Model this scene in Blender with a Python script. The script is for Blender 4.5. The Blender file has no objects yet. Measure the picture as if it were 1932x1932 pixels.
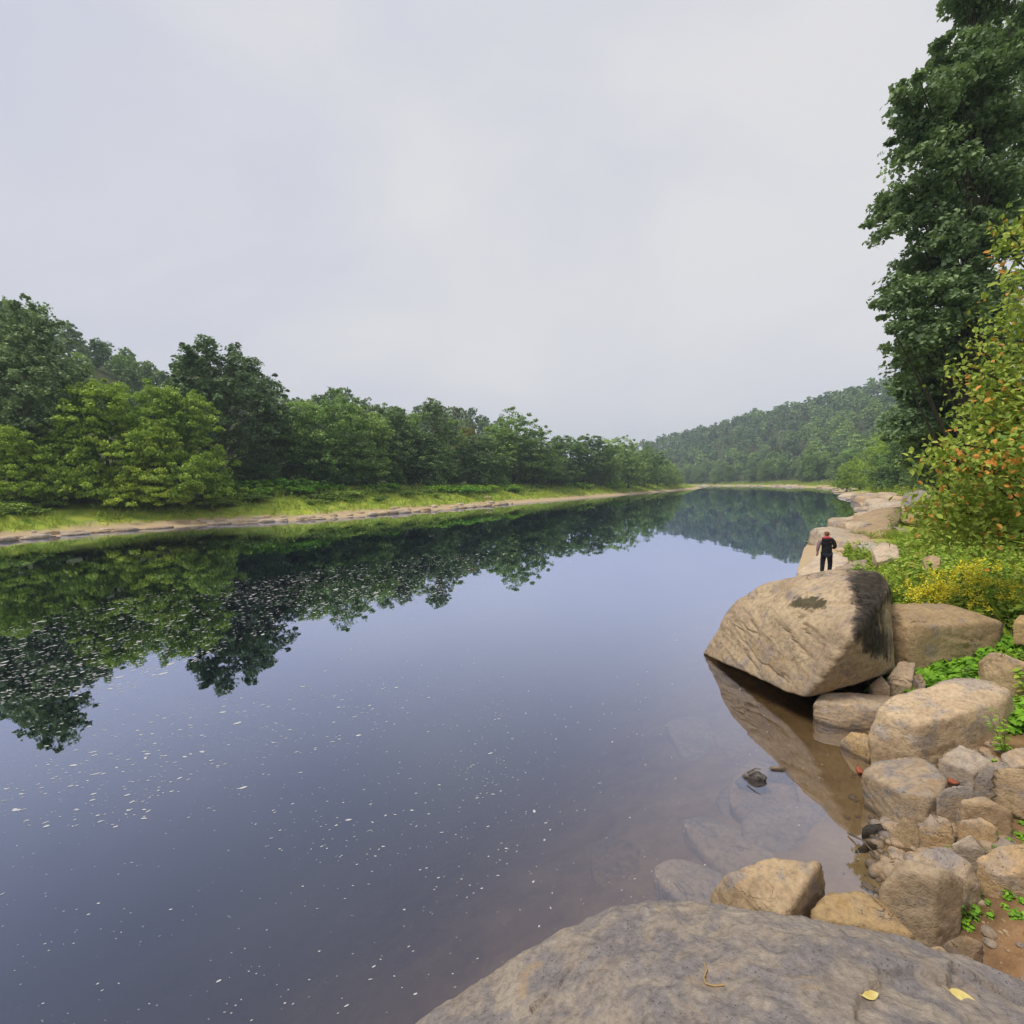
import bpy, bmesh, math, random
import numpy as np
from mathutils import Vector, Matrix

# ------------------------------------------------------------------ camera, world, sun, exposure
SC = bpy.context.scene
COL = SC.collection
F, W, CAMH = 930.0, 1932.0, 4.5
PITCH = math.atan((966 - 915) / F)
ROLL = math.radians(-1.2)
def _rx(a):
    c, s = math.cos(a), math.sin(a); return np.array([[1, 0, 0], [0, c, -s], [0, s, c]])
def _rz(a):
    c, s = math.cos(a), math.sin(a); return np.array([[c, -s, 0], [s, c, 0], [0, 0, 1]])
RM = _rx(math.pi / 2 - PITCH) @ _rz(ROLL)
CAM = np.array([0, 0, CAMH])
cd = bpy.data.cameras.new('camera'); cam = bpy.data.objects.new('camera', cd); COL.objects.link(cam)
m4 = np.eye(4); m4[:3, :3] = RM; m4[:3, 3] = CAM
cam.matrix_world = Matrix(m4.tolist())
cd.sensor_width = 36; cd.lens = 36 * F / W; cd.clip_end = 6000; cd.clip_start = 0.05
SC.camera = cam

SUN_EL, SUN_AZ = math.radians(58), math.radians(-116)      # azimuth from +Y towards +X
world = bpy.data.worlds.new('World'); SC.world = world; world.use_nodes = True
wn = world.node_tree; wn.nodes.clear()
def N(t, kind, **kw):
    n = t.nodes.new(kind)
    for k, v in kw.items(): setattr(n, k, v)
    return n
wo = N(wn, 'ShaderNodeOutputWorld'); bg = N(wn, 'ShaderNodeBackground')
sky = N(wn, 'ShaderNodeTexSky', sky_type='NISHITA'); sky.sun_disc = False
sky.sun_elevation = SUN_EL; sky.sun_rotation = SUN_AZ
sc1 = N(wn, 'ShaderNodeVectorMath', operation='SCALE'); sc1.inputs['Scale'].default_value = 0.06
wn.links.new(sky.outputs[0], sc1.inputs[0])
tc = N(wn, 'ShaderNodeTexCoord')
mp = N(wn, 'ShaderNodeMapping'); mp.inputs['Scale'].default_value = (1.0, 1.0, 1.7)
wn.links.new(tc.outputs['Generated'], mp.inputs[0])
nz = N(wn, 'ShaderNodeTexNoise'); nz.inputs['Scale'].default_value = 1.7; nz.inputs['Detail'].default_value = 5; nz.inputs['Roughness'].default_value = .5
nz.inputs['Distortion'].default_value = .4
wn.links.new(mp.outputs[0], nz.inputs['Vector'])
cr = N(wn, 'ShaderNodeValToRGB')
cr.color_ramp.elements[0].position = .28; cr.color_ramp.elements[0].color = (.345, .357, .42, 1)
cr.color_ramp.elements[1].position = .70; cr.color_ramp.elements[1].color = (.445, .44, .448, 1)
sx = N(wn, 'ShaderNodeSeparateXYZ'); wn.links.new(tc.outputs['Generated'], sx.inputs[0])
md = N(wn, 'ShaderNodeMath', operation='MULTIPLY_ADD'); md.inputs[1].default_value = .16; wn.links.new(sx.outputs[0], md.inputs[0]); wn.links.new(nz.outputs[0], md.inputs[2])
wn.links.new(md.outputs[0], cr.inputs[0])
mx = N(wn, 'ShaderNodeMix', data_type='RGBA'); mx.inputs['Factor'].default_value = .93
wn.links.new(sc1.outputs[0], mx.inputs['A']); wn.links.new(cr.outputs[0], mx.inputs['B'])
wn.links.new(mx.outputs['Result'], bg.inputs[0]); bg.inputs[1].default_value = 1.0
wn.links.new(bg.outputs[0], wo.inputs[0])

sl = bpy.data.lights.new('sun', 'SUN'); sl.energy = 1.5; sl.angle = math.radians(14); sl.color = (1, .93, .82)
sun = bpy.data.objects.new('sun', sl); COL.objects.link(sun)
sd = Vector((math.sin(SUN_AZ) * math.cos(SUN_EL), math.cos(SUN_AZ) * math.cos(SUN_EL), math.sin(SUN_EL)))
sun.rotation_euler = sd.to_track_quat('Z', 'Y').to_euler(); sun.location = (0, 0, 120)

SC.view_settings.view_transform = 'Standard'; SC.view_settings.look = 'None'
SC.view_settings.exposure = 0.88; SC.view_settings.gamma = 1
SC.view_settings.use_curve_mapping = False
SC.render.engine = 'CYCLES'
SC.cycles.use_denoising = True
SC.cycles.max_bounces = 8; SC.cycles.diffuse_bounces = 4; SC.cycles.glossy_bounces = 2
SC.cycles.transmission_bounces = 3; SC.cycles.transparent_max_bounces = 10; SC.cycles.volume_bounces = 0
SC.cycles.caustics_reflective = False; SC.cycles.caustics_refractive = False

# ------------------------------------------------------------------ helpers
RNG = np.random.default_rng(7)
def ray(x, y): return RM @ np.array([(x - 966) / F, -(y - 966) / F, -1.0])
def P(x, y, z):
    d = ray(x, y); return CAM + d * ((z - CAMH) / d[2])
def PD(x, y, D):
    d = ray(x, y); return CAM + d * (D / d[1])
def proj(p):
    q = (np.asarray(p, float) - CAM) @ RM
    w = np.where(-q[..., 2] > 1e-3, -q[..., 2], 1e-3)
    return 966 + F * q[..., 0] / w, 966 - F * q[..., 1] / w

def mesh_from(name, v, faces, smooth=False, attrs=None):
    """faces: list of int arrays (n,k)"""
    v = np.asarray(v, np.float32); me = bpy.data.meshes.new(name)
    if isinstance(faces, np.ndarray): faces = [faces]
    faces = [np.asarray(f, np.int32) for f in faces if len(f)]
    me.vertices.add(len(v)); me.vertices.foreach_set('co', v.ravel())
    loops = np.concatenate([f.ravel() for f in faces])
    tot = np.concatenate([np.full(len(f), f.shape[1], np.int32) for f in faces])
    st = np.concatenate([[0], np.cumsum(tot)[:-1]]).astype(np.int32)
    me.loops.add(len(loops)); me.loops.foreach_set('vertex_index', loops.astype(np.int32))
    me.polygons.add(len(tot)); me.polygons.foreach_set('loop_start', st)
    me.polygons.foreach_set('use_smooth', np.full(len(tot), bool(smooth)))
    for k, a in (attrs or {}).items():
        at = me.attributes.new(k, 'FLOAT', 'POINT'); at.data.foreach_set('value', np.asarray(a, np.float32))
    me.update(calc_edges=True); me.validate()
    return me
def obj(name, me, mat=None, parent=None, loc=None):
    if mat is not None and len(me.materials) == 0: me.materials.append(mat)
    o = bpy.data.objects.new(name, me); COL.objects.link(o)
    if parent is not None: o.parent = parent
    if loc is not None: o.location = loc
    return o
def empty(name, loc, rz=0, s=1):
    o = bpy.data.objects.new(name, None); COL.objects.link(o); o.location = loc
    o.rotation_euler = (0, 0, rz); o.scale = (s, s, s) if np.isscalar(s) else s
    o.empty_display_size = .2
    return o
def tag(o, label=None, cat=None, group=None, kind=None):
    if label: o['label'] = label
    if cat: o['category'] = cat
    if group: o['group'] = group
    if kind: o['kind'] = kind
    return o

# numpy perlin noise
_PERM = np.random.default_rng(3).permutation(256); _PERM = np.concatenate([_PERM, _PERM, _PERM])
_G = np.random.default_rng(4).normal(size=(256, 3)); _G /= np.linalg.norm(_G, axis=1)[:, None]
def perlin(p):
    p = np.asarray(p, float); i = np.floor(p).astype(int); f = p - i; i &= 255
    u = f * f * f * (f * (f * 6 - 15) + 10); r = 0
    for dx in (0, 1):
        for dy in (0, 1):
            for dz in (0, 1):
                h = _PERM[_PERM[_PERM[(i[:, 0] + dx) & 255] + ((i[:, 1] + dy) & 255)] + ((i[:, 2] + dz) & 255)]
                g = _G[h]
                dot = g[:, 0] * (f[:, 0] - dx) + g[:, 1] * (f[:, 1] - dy) + g[:, 2] * (f[:, 2] - dz)
                w = (u[:, 0] if dx else 1 - u[:, 0]) * (u[:, 1] if dy else 1 - u[:, 1]) * (u[:, 2] if dz else 1 - u[:, 2])
                r = r + dot * w
    return r * 1.6
def fbm(p, oct=4, ridged=False):
    s = 0; a = 1; p = np.asarray(p, float)
    for k in range(oct):
        n = perlin(p * (2 ** k) + k * 17.3)
        s = s + a * ((1 - 2 * np.abs(n)) if ridged else n); a *= .5
    return s
def sstep(a, b, x):
    t = np.clip((x - a) / (b - a), 0, 1); return t * t * (3 - 2 * t)

# ------------------------------------------------------------------ materials
def new_mat(name):
    m = bpy.data.materials.new(name); m.use_nodes = True; t = m.node_tree; t.nodes.clear()
    return m, t, N(t, 'ShaderNodeOutputMaterial')
def ramp(t, src, stops):
    r = N(t, 'ShaderNodeValToRGB'); e = r.color_ramp.elements
    while len(e) < len(stops): e.new(.5)
    for el, (p, c) in zip(e, stops):
        el.position = p; el.color = (c[0], c[1], c[2], 1) if not np.isscalar(c) else (c, c, c, 1)
    t.links.new(src, r.inputs[0]); return r.outputs[0]
def noise(t, vec, scale, detail=4, rough=.55, dist=0):
    n = N(t, 'ShaderNodeTexNoise'); n.inputs['Scale'].default_value = scale; n.inputs['Detail'].default_value = detail
    n.inputs['Roughness'].default_value = rough; n.inputs['Distortion'].default_value = dist
    if vec is not None: t.links.new(vec, n.inputs['Vector'])
    return n.outputs[0]
def mix(t, fac, a, b, mode='MIX'):
    n = N(t, 'ShaderNodeMix', data_type='RGBA', blend_type=mode)
    for i, v in (('Factor', fac), ('A', a), ('B', b)):
        if hasattr(v, 'is_linked'): t.links.new(v, n.inputs[i])
        elif np.isscalar(v): n.inputs[i].default_value = v
        else: n.inputs[i].default_value = (v[0], v[1], v[2], 1)
    return n.outputs['Result']
def math_(t, op, a, b=None, clamp=False):
    n = N(t, 'ShaderNodeMath', operation=op, use_clamp=clamp)
    for i, v in enumerate((a, b)):
        if v is None: continue
        if hasattr(v, 'is_linked'): t.links.new(v, n.inputs[i])
        else: n.inputs[i].default_value = v
    return n.outputs[0]
def pos(t, scale=(1, 1, 1), rot=(0, 0, 0), obj_space=False):
    if obj_space: s = N(t, 'ShaderNodeTexCoord').outputs['Object']
    else: s = N(t, 'ShaderNodeNewGeometry').outputs['Position']
    m = N(t, 'ShaderNodeMapping'); m.inputs['Scale'].default_value = scale; m.inputs['Rotation'].default_value = rot
    t.links.new(s, m.inputs[0]); return m.outputs[0]
def attr(t, name):
    a = N(t, 'ShaderNodeAttribute'); a.attribute_name = name; return a.outputs['Fac']
def bsdf(t, out, col, rough=.85, bump=None, bstr=.5, bdist=.02, spec=.3):
    b = N(t, 'ShaderNodeBsdfPrincipled'); b.inputs['Roughness'].default_value = rough if not hasattr(rough, 'is_linked') else .5
    if hasattr(rough, 'is_linked'): t.links.new(rough, b.inputs['Roughness'])
    b.inputs['Specular IOR Level'].default_value = spec
    if hasattr(col, 'is_linked'): t.links.new(col, b.inputs['Base Color'])
    else: b.inputs['Base Color'].default_value = (*col, 1)
    if bump is not None:
        bn = N(t, 'ShaderNodeBump'); bn.inputs['Strength'].default_value = bstr; bn.inputs['Distance'].default_value = bdist
        t.links.new(bump, bn.inputs['Height']); t.links.new(bn.outputs[0], b.inputs['Normal'])
    t.links.new(b.outputs[0], out.inputs[0]); return b

def rock_mat(name, tan=(.52, .38, .23), brown=(.33, .225, .135), grey=(.31, .265, .24), greyness=.45, scale=1.0, stain_on=False, bdist=.03, wetk=.62):
    m, t, out = new_mat(name)
    p = pos(t); inf = N(t, 'ShaderNodeObjectInfo')
    ofs = N(t, 'ShaderNodeVectorMath', operation='ADD'); cmb = N(t, 'ShaderNodeCombineXYZ')
    t.links.new(math_(t, 'MULTIPLY', inf.outputs['Random'], 37.0), cmb.inputs[0]); t.links.new(p, ofs.inputs[0]); t.links.new(cmb.outputs[0], ofs.inputs[1]); p = ofs.outputs[0]
    n1 = noise(t, p, 1.1 * scale, 6, .66, .6)
    c = mix(t, ramp(t, n1, [(.32, 0), (.62, 1)]), brown, tan)
    n2 = noise(t, p, 1.9 * scale, 6, .62, 1.2)
    c = mix(t, ramp(t, n2, [(.60 - .22 * greyness, 0), (.66 - .12 * greyness, .85)]), c, grey)
    n3 = noise(t, p, 14 * scale, 6, .7)
    c = mix(t, .75, c, ramp(t, n3, [(.22, .30), (.5, 1.0), (.78, 1.45)]), 'MULTIPLY')
    # ochre weathering patches
    n4 = noise(t, p, 2.6 * scale, 4, .6, .8)
    c = mix(t, ramp(t, n4, [(.60, 0), (.72, .6)]), c, (.5, .31, .12))
    # dark specks / pits
    vor = N(t, 'ShaderNodeTexVoronoi'); vor.inputs['Scale'].default_value = 26 * scale; t.links.new(p, vor.inputs['Vector'])
    spk = math_(t, 'MULTIPLY', ramp(t, vor.outputs['Distance'], [(.06, 1), (.2, 0)]), ramp(t, n2, [(.45, 0), (.6, .8)]))
    c = mix(t, spk, c, (.07, .05, .035))
    # tight cracks that follow the bedding
    ps = pos(t, (1, 1, 2.8), (.25, -.18, .5))
    nw = noise(t, ps, 1.3 * scale, 5, .6, .6)
    crk = ramp(t, math_(t, 'ABSOLUTE', math_(t, 'SUBTRACT', nw, .5)), [(.0, 1), (.007, 0)])
    crk = math_(t, 'MULTIPLY', crk, ramp(t, noise(t, p, .9 * scale, 2), [(.54, 0), (.62, 1)]))
    crk = math_(t, 'MULTIPLY', crk, 0.0 if scale > 2 else 1.0)
    c = mix(t, math_(t, 'MULTIPLY', crk, .3), c, (.06, .045, .035))
    rv = N(t, 'ShaderNodeHueSaturation'); rv.inputs['Hue'].default_value = .5
    t.links.new(math_(t, 'SUBTRACT', 1.14, math_(t, 'MULTIPLY', math_(t, 'FRACT', math_(t, 'MULTIPLY', inf.outputs['Random'], 7.3)), .4)), rv.inputs['Saturation'])
    t.links.new(math_(t, 'ADD', math_(t, 'MULTIPLY', inf.outputs['Random'], .34), .82), rv.inputs['Value']); t.links.new(c, rv.inputs['Color'])
    c = rv.outputs[0]
    if stain_on:
        st = attr(t, 'stain'); ns = noise(t, pos(t, (2.2, 2.2, 1.1), (0, .4, 0)), 2.2, 8, .72, .5)
        sf = math_(t, 'ADD', st, math_(t, 'MULTIPLY', math_(t, 'SUBTRACT', ns, .5), 2.0))
        c = mix(t, ramp(t, sf, [(.26, 0), (.5, .7), (.8, .97)]), c, mix(t, ramp(t, n3, [(.35, 0), (.7, 1)]), (.010, .009, .008), (.075, .062, .048)))
        sm = attr(t, 'moss'); sf = math_(t, 'ADD', sm, math_(t, 'MULTIPLY', math_(t, 'SUBTRACT', noise(t, p, 9, 6, .75), .5), 1.9))
        c = mix(t, ramp(t, sf, [(.55, 0), (.68, .85)]), c, (.05, .048, .02))
    # wet band at the waterline
    sep = N(t, 'ShaderNodeSeparateXYZ'); t.links.new(N(t, 'ShaderNodeNewGeometry').outputs['Position'], sep.inputs[0])
    zw = math_(t, 'ADD', sep.outputs[2], math_(t, 'MULTIPLY', math_(t, 'SUBTRACT', n1, .5), .12))
    wet = ramp(t, math_(t, 'ADD', zw, .1), [(.04, .25), (.1, 1), (.12, 1), (.17, 0)])
    c = mix(t, math_(t, 'MULTIPLY', wet, wetk), c, (.05, .035, .02))
    h = math_(t, 'ADD', math_(t, 'MULTIPLY', n3, .55), math_(t, 'MULTIPLY', noise(t, p, 45 * scale, 5, .7), .3))
    h = math_(t, 'SUBTRACT', h, math_(t, 'MULTIPLY', crk, .7)); h = math_(t, 'SUBTRACT', h, math_(t, 'MULTIPLY', spk, .3))
    rg = math_(t, 'SUBTRACT', .9, math_(t, 'MULTIPLY', wet, .5))
    bsdf(t, out, c, rg, h, 1.0, bdist * 1.5, .25)
    return m
M = {}
M['rock'] = rock_mat('sandstone')
M['rock_grey'] = rock_mat('grey_sandstone', (.47, .355, .24), (.34, .25, .175), (.30, .265, .24), .6)
M['rock_tan'] = rock_mat('tan_sandstone', (.58, .425, .25), (.43, .295, .17), (.38, .31, .25), .25)
M['rock_big'] = rock_mat('big_boulder_stone', (.57, .42, .245), (.41, .29, .18), (.37, .29, .245), .45, .7, True, .05)
M['rock_front'] = rock_mat('weathered_slab_stone', (.42, .335, .245), (.29, .22, .17), (.245, .215, .215), .75, 2.2, False, .02)
M['rock_far'] = rock_mat('bank_stone', (.6, .46, .31), (.47, .35, .23), (.43, .38, .34), .35, .35, False, .1)
M['rock_mauve'] = rock_mat('mauve_stone', (.3, .24, .22), (.22, .175, .165), (.27, .235, .24), .7, .5, False, .06)
M['rock_wet'] = rock_mat('wet_stone', (.1, .07, .045), (.06, .045, .03), (.07, .06, .055), .5)
M['rock_sub'] = rock_mat('submerged_stone', (.46, .32, .17), (.34, .225, .11), (.33, .25, .16), .4, .8, False, .03, 0.0)
M['brick'] = None

def leaf_mat(name, dark, light, alt=None, altamt=0, trans=.35, rand=.25, rough=.55):
    m, t, out = new_mat(name)
    tint = attr(t, 'tint'); inf = N(t, 'ShaderNodeObjectInfo')
    c = mix(t, ramp(t, tint, [(.0, 0), (1, 1)]), dark, light)
    if alt is not None:
        a2 = attr(t, 'alt'); c = mix(t, ramp(t, a2, [(1 - altamt - .06, 0), (1 - altamt + .06, 1)]), c, alt)
    hs = N(t, 'ShaderNodeHueSaturation'); t.links.new(c, hs.inputs['Color'])
    t.links.new(math_(t, 'ADD', math_(t, 'MULTIPLY', inf.outputs['Random'], rand * 2), 1 - rand), hs.inputs['Value'])
    t.links.new(math_(t, 'ADD', math_(t, 'MULTIPLY', inf.outputs['Random'], -.03), .512), hs.inputs['Hue'])
    c = hs.outputs[0]
    b = N(t, 'ShaderNodeBsdfPrincipled'); b.inputs['Roughness'].default_value = rough; b.inputs['Specular IOR Level'].default_value = .35
    t.links.new(c, b.inputs['Base Color'])
    tr = N(t, 'ShaderNodeBsdfTranslucent'); t.links.new(mix(t, .5, c, (.25, .4, .05), 'MIX'), tr.inputs[0])
    ms = N(t, 'ShaderNodeMixShader'); ms.inputs[0].default_value = trans
    t.links.new(b.outputs[0], ms.inputs[1]); t.links.new(tr.outputs[0], ms.inputs[2]); t.links.new(ms.outputs[0], out.inputs[0])
    return m
M['leaf_dark'] = leaf_mat('dark_foliage', (.085, .155, .06), (.34, .50, .18), trans=.2)
M['leaf_mid'] = leaf_mat('mid_foliage', (.11, .215, .06), (.42, .62, .17), trans=.25)
M['leaf_light'] = leaf_mat('light_maple_foliage', (.21, .36, .04), (.58, .74, .10), trans=.3)
M['leaf_gold'] = leaf_mat('yellowing_foliage', (.10, .13, .02), (.30, .28, .05), trans=.3)
M['leaf_syc'] = leaf_mat('sycamore_foliage', (.09, .16, .075), (.38, .52, .24), trans=.2)
M['leaf_right'] = leaf_mat('riverside_oak_foliage', (.085, .15, .07), (.42, .56, .26), trans=.25, rand=.1)
M['leaf_hill'] = leaf_mat('hillside_foliage', (.08, .155, .065), (.29, .43, .11), (.2, .2, .07), .06, trans=.1, rand=0)
M['leaf_shrub'] = leaf_mat('shrub_foliage', (.14, .24, .045), (.38, .54, .10), trans=.25)
M['leaf_knot'] = leaf_mat('bright_leafy_foliage', (.12, .30, .02), (.30, .58, .04), trans=.3, rand=.08)
M['leaf_autumn'] = leaf_mat('turning_foliage', (.15, .27, .03), (.46, .57, .10), (.78, .38, .07), .085, trans=.3, rand=.22)
M['weed'] = leaf_mat('weed_foliage', (.15, .27, .025), (.5, .64, .075), (.46, .4, .08), .2, trans=.3, rand=0)
M['grass_l'] = leaf_mat('bank_grass', (.22, .36, .04), (.58, .65, .10), (.42, .34, .10), .22, trans=.2, rand=0)
m, t, o_ = new_mat('goldenrod_bloom'); bsdf(t, o_, (.78, .68, .04), .8); M['bloom'] = m
def bark(name, a, b):
    m, t, o_ = new_mat(name); p = pos(t, (6, 6, 1.2), obj_space=True); n = noise(t, p, 1.5, 5, .65, .5)
    bsdf(t, o_, ramp(t, n, [(.3, a), (.7, b)]), .9, n, .8, .03); return m
M['bark'] = bark('dark_bark', (.035, .028, .02), (.12, .095, .07))
M['bark_pale'] = bark('pale_sycamore_bark', (.14, .12, .09), (.5, .47, .4))

# ------------------------------------------------------------------ terrain
LEFT = np.array([(-260, -260), (-120, -120), (-70, -40), (-58, 0), (-52.5, 30), (-50.2, 48), (-48, 58), (-40.4, 66.2), (-28.8, 73), (-13.9, 94.8), (4.6, 124), (48, 191), (84, 248), (116, 303), (123, 316), (118, 345), (90, 400), (30, 480), (-60, 540), (-300, 640)], float)
RIGHT = np.array([(-200, -320), (-40, -60), (-6, -9), (-1.2, -1.5), (1.6, 1.2), (2.9, 3.3), (3.6, 4.64), (4.3, 5.6), (4.85, 6.3), (5.6, 7.4), (6.4, 8.8), (7.2, 10.8), (7.8, 13), (9.6, 17), (13.3, 23), (19, 32), (27, 43), (36, 54), (47, 65), (60, 85), (75, 109), (100, 150), (138, 212), (164, 290), (178, 370), (172, 450), (130, 560), (50, 650), (-70, 730), (-300, 840)], float)
POLY = np.concatenate([LEFT, RIGHT[::-1]])
def seg_dist(q, line):
    best = np.full(len(q), 1e9)
    for a, b in zip(line[:-1], line[1:]):
        ab = b - a; tt = np.clip(((q - a) @ ab) / (ab @ ab), 0, 1)
        best = np.minimum(best, np.hypot(q[:, 0] - a[0] - tt * ab[0], q[:, 1] - a[1] - tt * ab[1]))
    return best
def in_poly(q, poly):
    r = np.zeros(len(q), bool); n = len(poly)
    for i in range(n):
        a, b = poly[i], poly[(i + 1) % n]
        c = (a[1] > q[:, 1]) != (b[1] > q[:, 1])
        with np.errstate(divide='ignore', invalid='ignore'):
            xx = (b[0] - a[0]) * (q[:, 1] - a[1]) / (b[1] - a[1]) + a[0]
        r ^= c & (q[:, 0] < xx)
    return r
PR = ([0, .5, 1.2, 2.5, 4, 7, 12, 20, 35, 60, 2000], [0, .22, .5, .85, 1.15, 1.6, 2.4, 3.4, 4.6, 6.5, 7])
PL = ([0, 2.0, 4.0, 8, 14, 20, 30, 100, 2000], [0, .35, .95, 2.4, 4.0, 4.8, 5.3, 6, 6])
BR_ = ([0, .6, 1.5, 3, 5, 8, 14, 20, 400], [0, -.16, -.38, -.8, -1.7, -3.2, -5.2, -6, -6])
BL_ = ([0, 2, 6, 15, 400], [0, -.4, -1.4, -3.5, -4.5])
def hz_y(px): return 915 - (px - 966) * math.tan(-ROLL)
def hill_table(tbl, line, dd, trees, step=6):
    """height of the ridge along each column so that its skyline meets the photograph's"""
    px = []; hh = []
    for x, y in tbl:
        d = ray(x, hz_y(x)); d = d[:2] / np.linalg.norm(d[:2]); el = (hz_y(x) - y) / F * abs(ray(x, 900)[1]) / np.linalg.norm(ray(x, 900)[:2])
        r = np.arange(60, 1600, step); q = d[None] * r[:, None]; dist = seg_dist(q, line)
        inside = in_poly(q, POLY); ok = np.where((dist > dd) & (~inside) & (r > 100))[0]
        k = r[ok[0]] if len(ok) else 700.
        px.append(math.atan2(d[0], d[1])); hh.append(max(0, k * el + CAMH - trees - 5))
    return np.array(px), np.array(hh)
RT = hill_table([(1150, 850), (1225, 838), (1300, 816), (1400, 793), (1500, 766), (1600, 742), (1690, 720), (1800, 700), (1932, 690)], RIGHT, 210, 12)
LT = hill_table([(-300, 560), (0, 610), (180, 662), (240, 682), (310, 706), (420, 728), (560, 758), (740, 800), (900, 850)], LEFT, 170, 8)
def ground_z(q, detail=True):
    q = np.asarray(q, float); dl = seg_dist(q, LEFT); dr = seg_dist(q, RIGHT); ins = in_poly(q, POLY)
    left = dl < dr; d = np.where(left, dl, dr)
    az = np.arctan2(q[:, 0], q[:, 1])
    zl = np.interp(d, *PL); zr = np.interp(d, *PR)
    beh = np.abs(az) < 1.35
    zr = zr * (1 - .55 * sstep(13, 22, q[:, 1]) * sstep(16, 7, d))
    zl = zl + sstep(30, 180, d) * np.interp(az, *LT, left=LT[1][0]) * sstep(500, 240, d)
    zr = zr + sstep(14, 220, d) * np.interp(az, *RT, left=RT[1][0] * .8)
    zo = np.where(left, zl, zr); zi = np.where(left, np.interp(d, *BL_), np.interp(d, *BR_) * (1 + 3.0 * sstep(5.3, 4.3, q[:, 1])))
    z = np.where(ins, zi, zo)
    if detail:
        q3 = np.c_[q, np.zeros(len(q))]
        a = np.clip(d / 4, .15, 1)
        z = z + a * (.16 * fbm(q3 * .45, 3) * np.clip(d / 3, 0.3, 1) + .6 * np.clip((d - 25) / 60, 0, 4) * fbm(q3 * .02 + 5, 3))
    return z, d, left, ins
def lines(segs):
    out = []
    for a, b, n in segs: out.append(np.linspace(a, b, n, endpoint=False))
    return np.unique(np.concatenate(out + [[segs[-1][1]]]))
gx = lines([(-1500, -300, 24), (-300, -90, 40), (-90, -25, 60), (-25, -4, 40), (-4, 16, 130), (16, 60, 80), (60, 220, 70), (220, 500, 35), (500, 1500, 20)])
gy = lines([(-600, -60, 20), (-60, 0, 25), (0, 16, 120), (16, 60, 100), (60, 130, 80), (130, 340, 80), (340, 800, 50), (800, 1800, 20)])
GX, GY = np.meshgrid(gx, gy); Q = np.c_[GX.ravel(), GY.ravel()]
GZ, GD, GL, GI = ground_z(Q)
nx, ny = len(gx), len(gy)
ii = (np.arange(ny - 1)[:, None] * nx + np.arange(nx - 1)[None]).ravel()
quads = np.c_[ii, ii + 1, ii + nx + 1, ii + nx]
sgn = np.where(GI, -GD, GD)
gm = mesh_from('ground', np.c_[Q, GZ], quads, True, {'bank': np.clip(sgn, -50, 60), 'leftside': GL.astype(float)})
m, t, out = new_mat('bank_soil')
p = pos(t); bk = attr(t, 'bank'); ls = attr(t, 'leftside')
bn = math_(t, 'ADD', bk, math_(t, 'MULTIPLY', math_(t, 'SUBTRACT', noise(t, p, .25, 4), .5), 5.0))
nf = noise(t, p, 3.2, 6, .7); nc = noise(t, p, .6, 4, .6)
soil = mix(t, ramp(t, nf, [(.35, 0), (.65, 1)]), (.19, .105, .05), (.34, .205, .105))
soil = mix(t, ramp(t, noise(t, p, 30, 4, .7), [(.62, 0), (.72, .6)]), soil, (.45, .36, .24))
moss = mix(t, nf, (.07, .10, .02), (.2, .2, .05))
soil = mix(t, ramp(t, bn, [(.25, .75), (.9, 0)]), soil, (.075, .05, .03))
soil = mix(t, ramp(t, nc, [(.56, 0), (.66, .7)]), soil, moss)
floor_ = mix(t, nf, (.03, .045, .012), (.09, .10, .03))
rt = mix(t, ramp(t, math_(t, 'DIVIDE', bn, 10.0), [(.16, 0), (.34, 1)]), soil, mix(t, nf, (.055, .075, .02), (.15, .16, .05)))
sand = mix(t, nf, (.38, .27, .15), (.64, .5, .32)); grs = mix(t, ramp(t, noise(t, p, .5, 5, .7), [(.35, 0), (.65, 1)]), (.17, .29, .035), (.50, .53, .08))
lt = mix(t, ramp(t, math_(t, 'DIVIDE', bn, 10.0), [(.28, 0), (.42, 1)]), sand, grs)
lt = mix(t, ramp(t, math_(t, 'DIVIDE', bn, 20.0), [(.4, 0), (.65, 1)]), lt, (.06, .085, .02))
sepg = N(t, 'ShaderNodeSeparateXYZ'); t.links.new(p, sepg.inputs[0])
far = ramp(t, math_(t, 'DIVIDE', sepg.outputs[1], 400.0), [(.035, 0), (.06, 1)])
rt = mix(t, far, rt, lt)
c = mix(t, ls, rt, lt)
c = mix(t, ramp(t, math_(t, 'DIVIDE', bk, 40.0), [(.5, 0), (.7, 1)]), c, floor_)
bed = mix(t, ramp(t, noise(t, p, 1.6, 6, .65), [(.3, 0), (.7, 1)]), (.28, .175, .075), (.5, .34, .17))
c = mix(t, ramp(t, math_(t, 'ADD', bk, .5), [(.46, 1), (.56, 0)]), c, bed)
bsdf(t, out, c, .95, nf, .8, .06, .15)
tag(obj('ground', gm, m), kind='structure')

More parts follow.
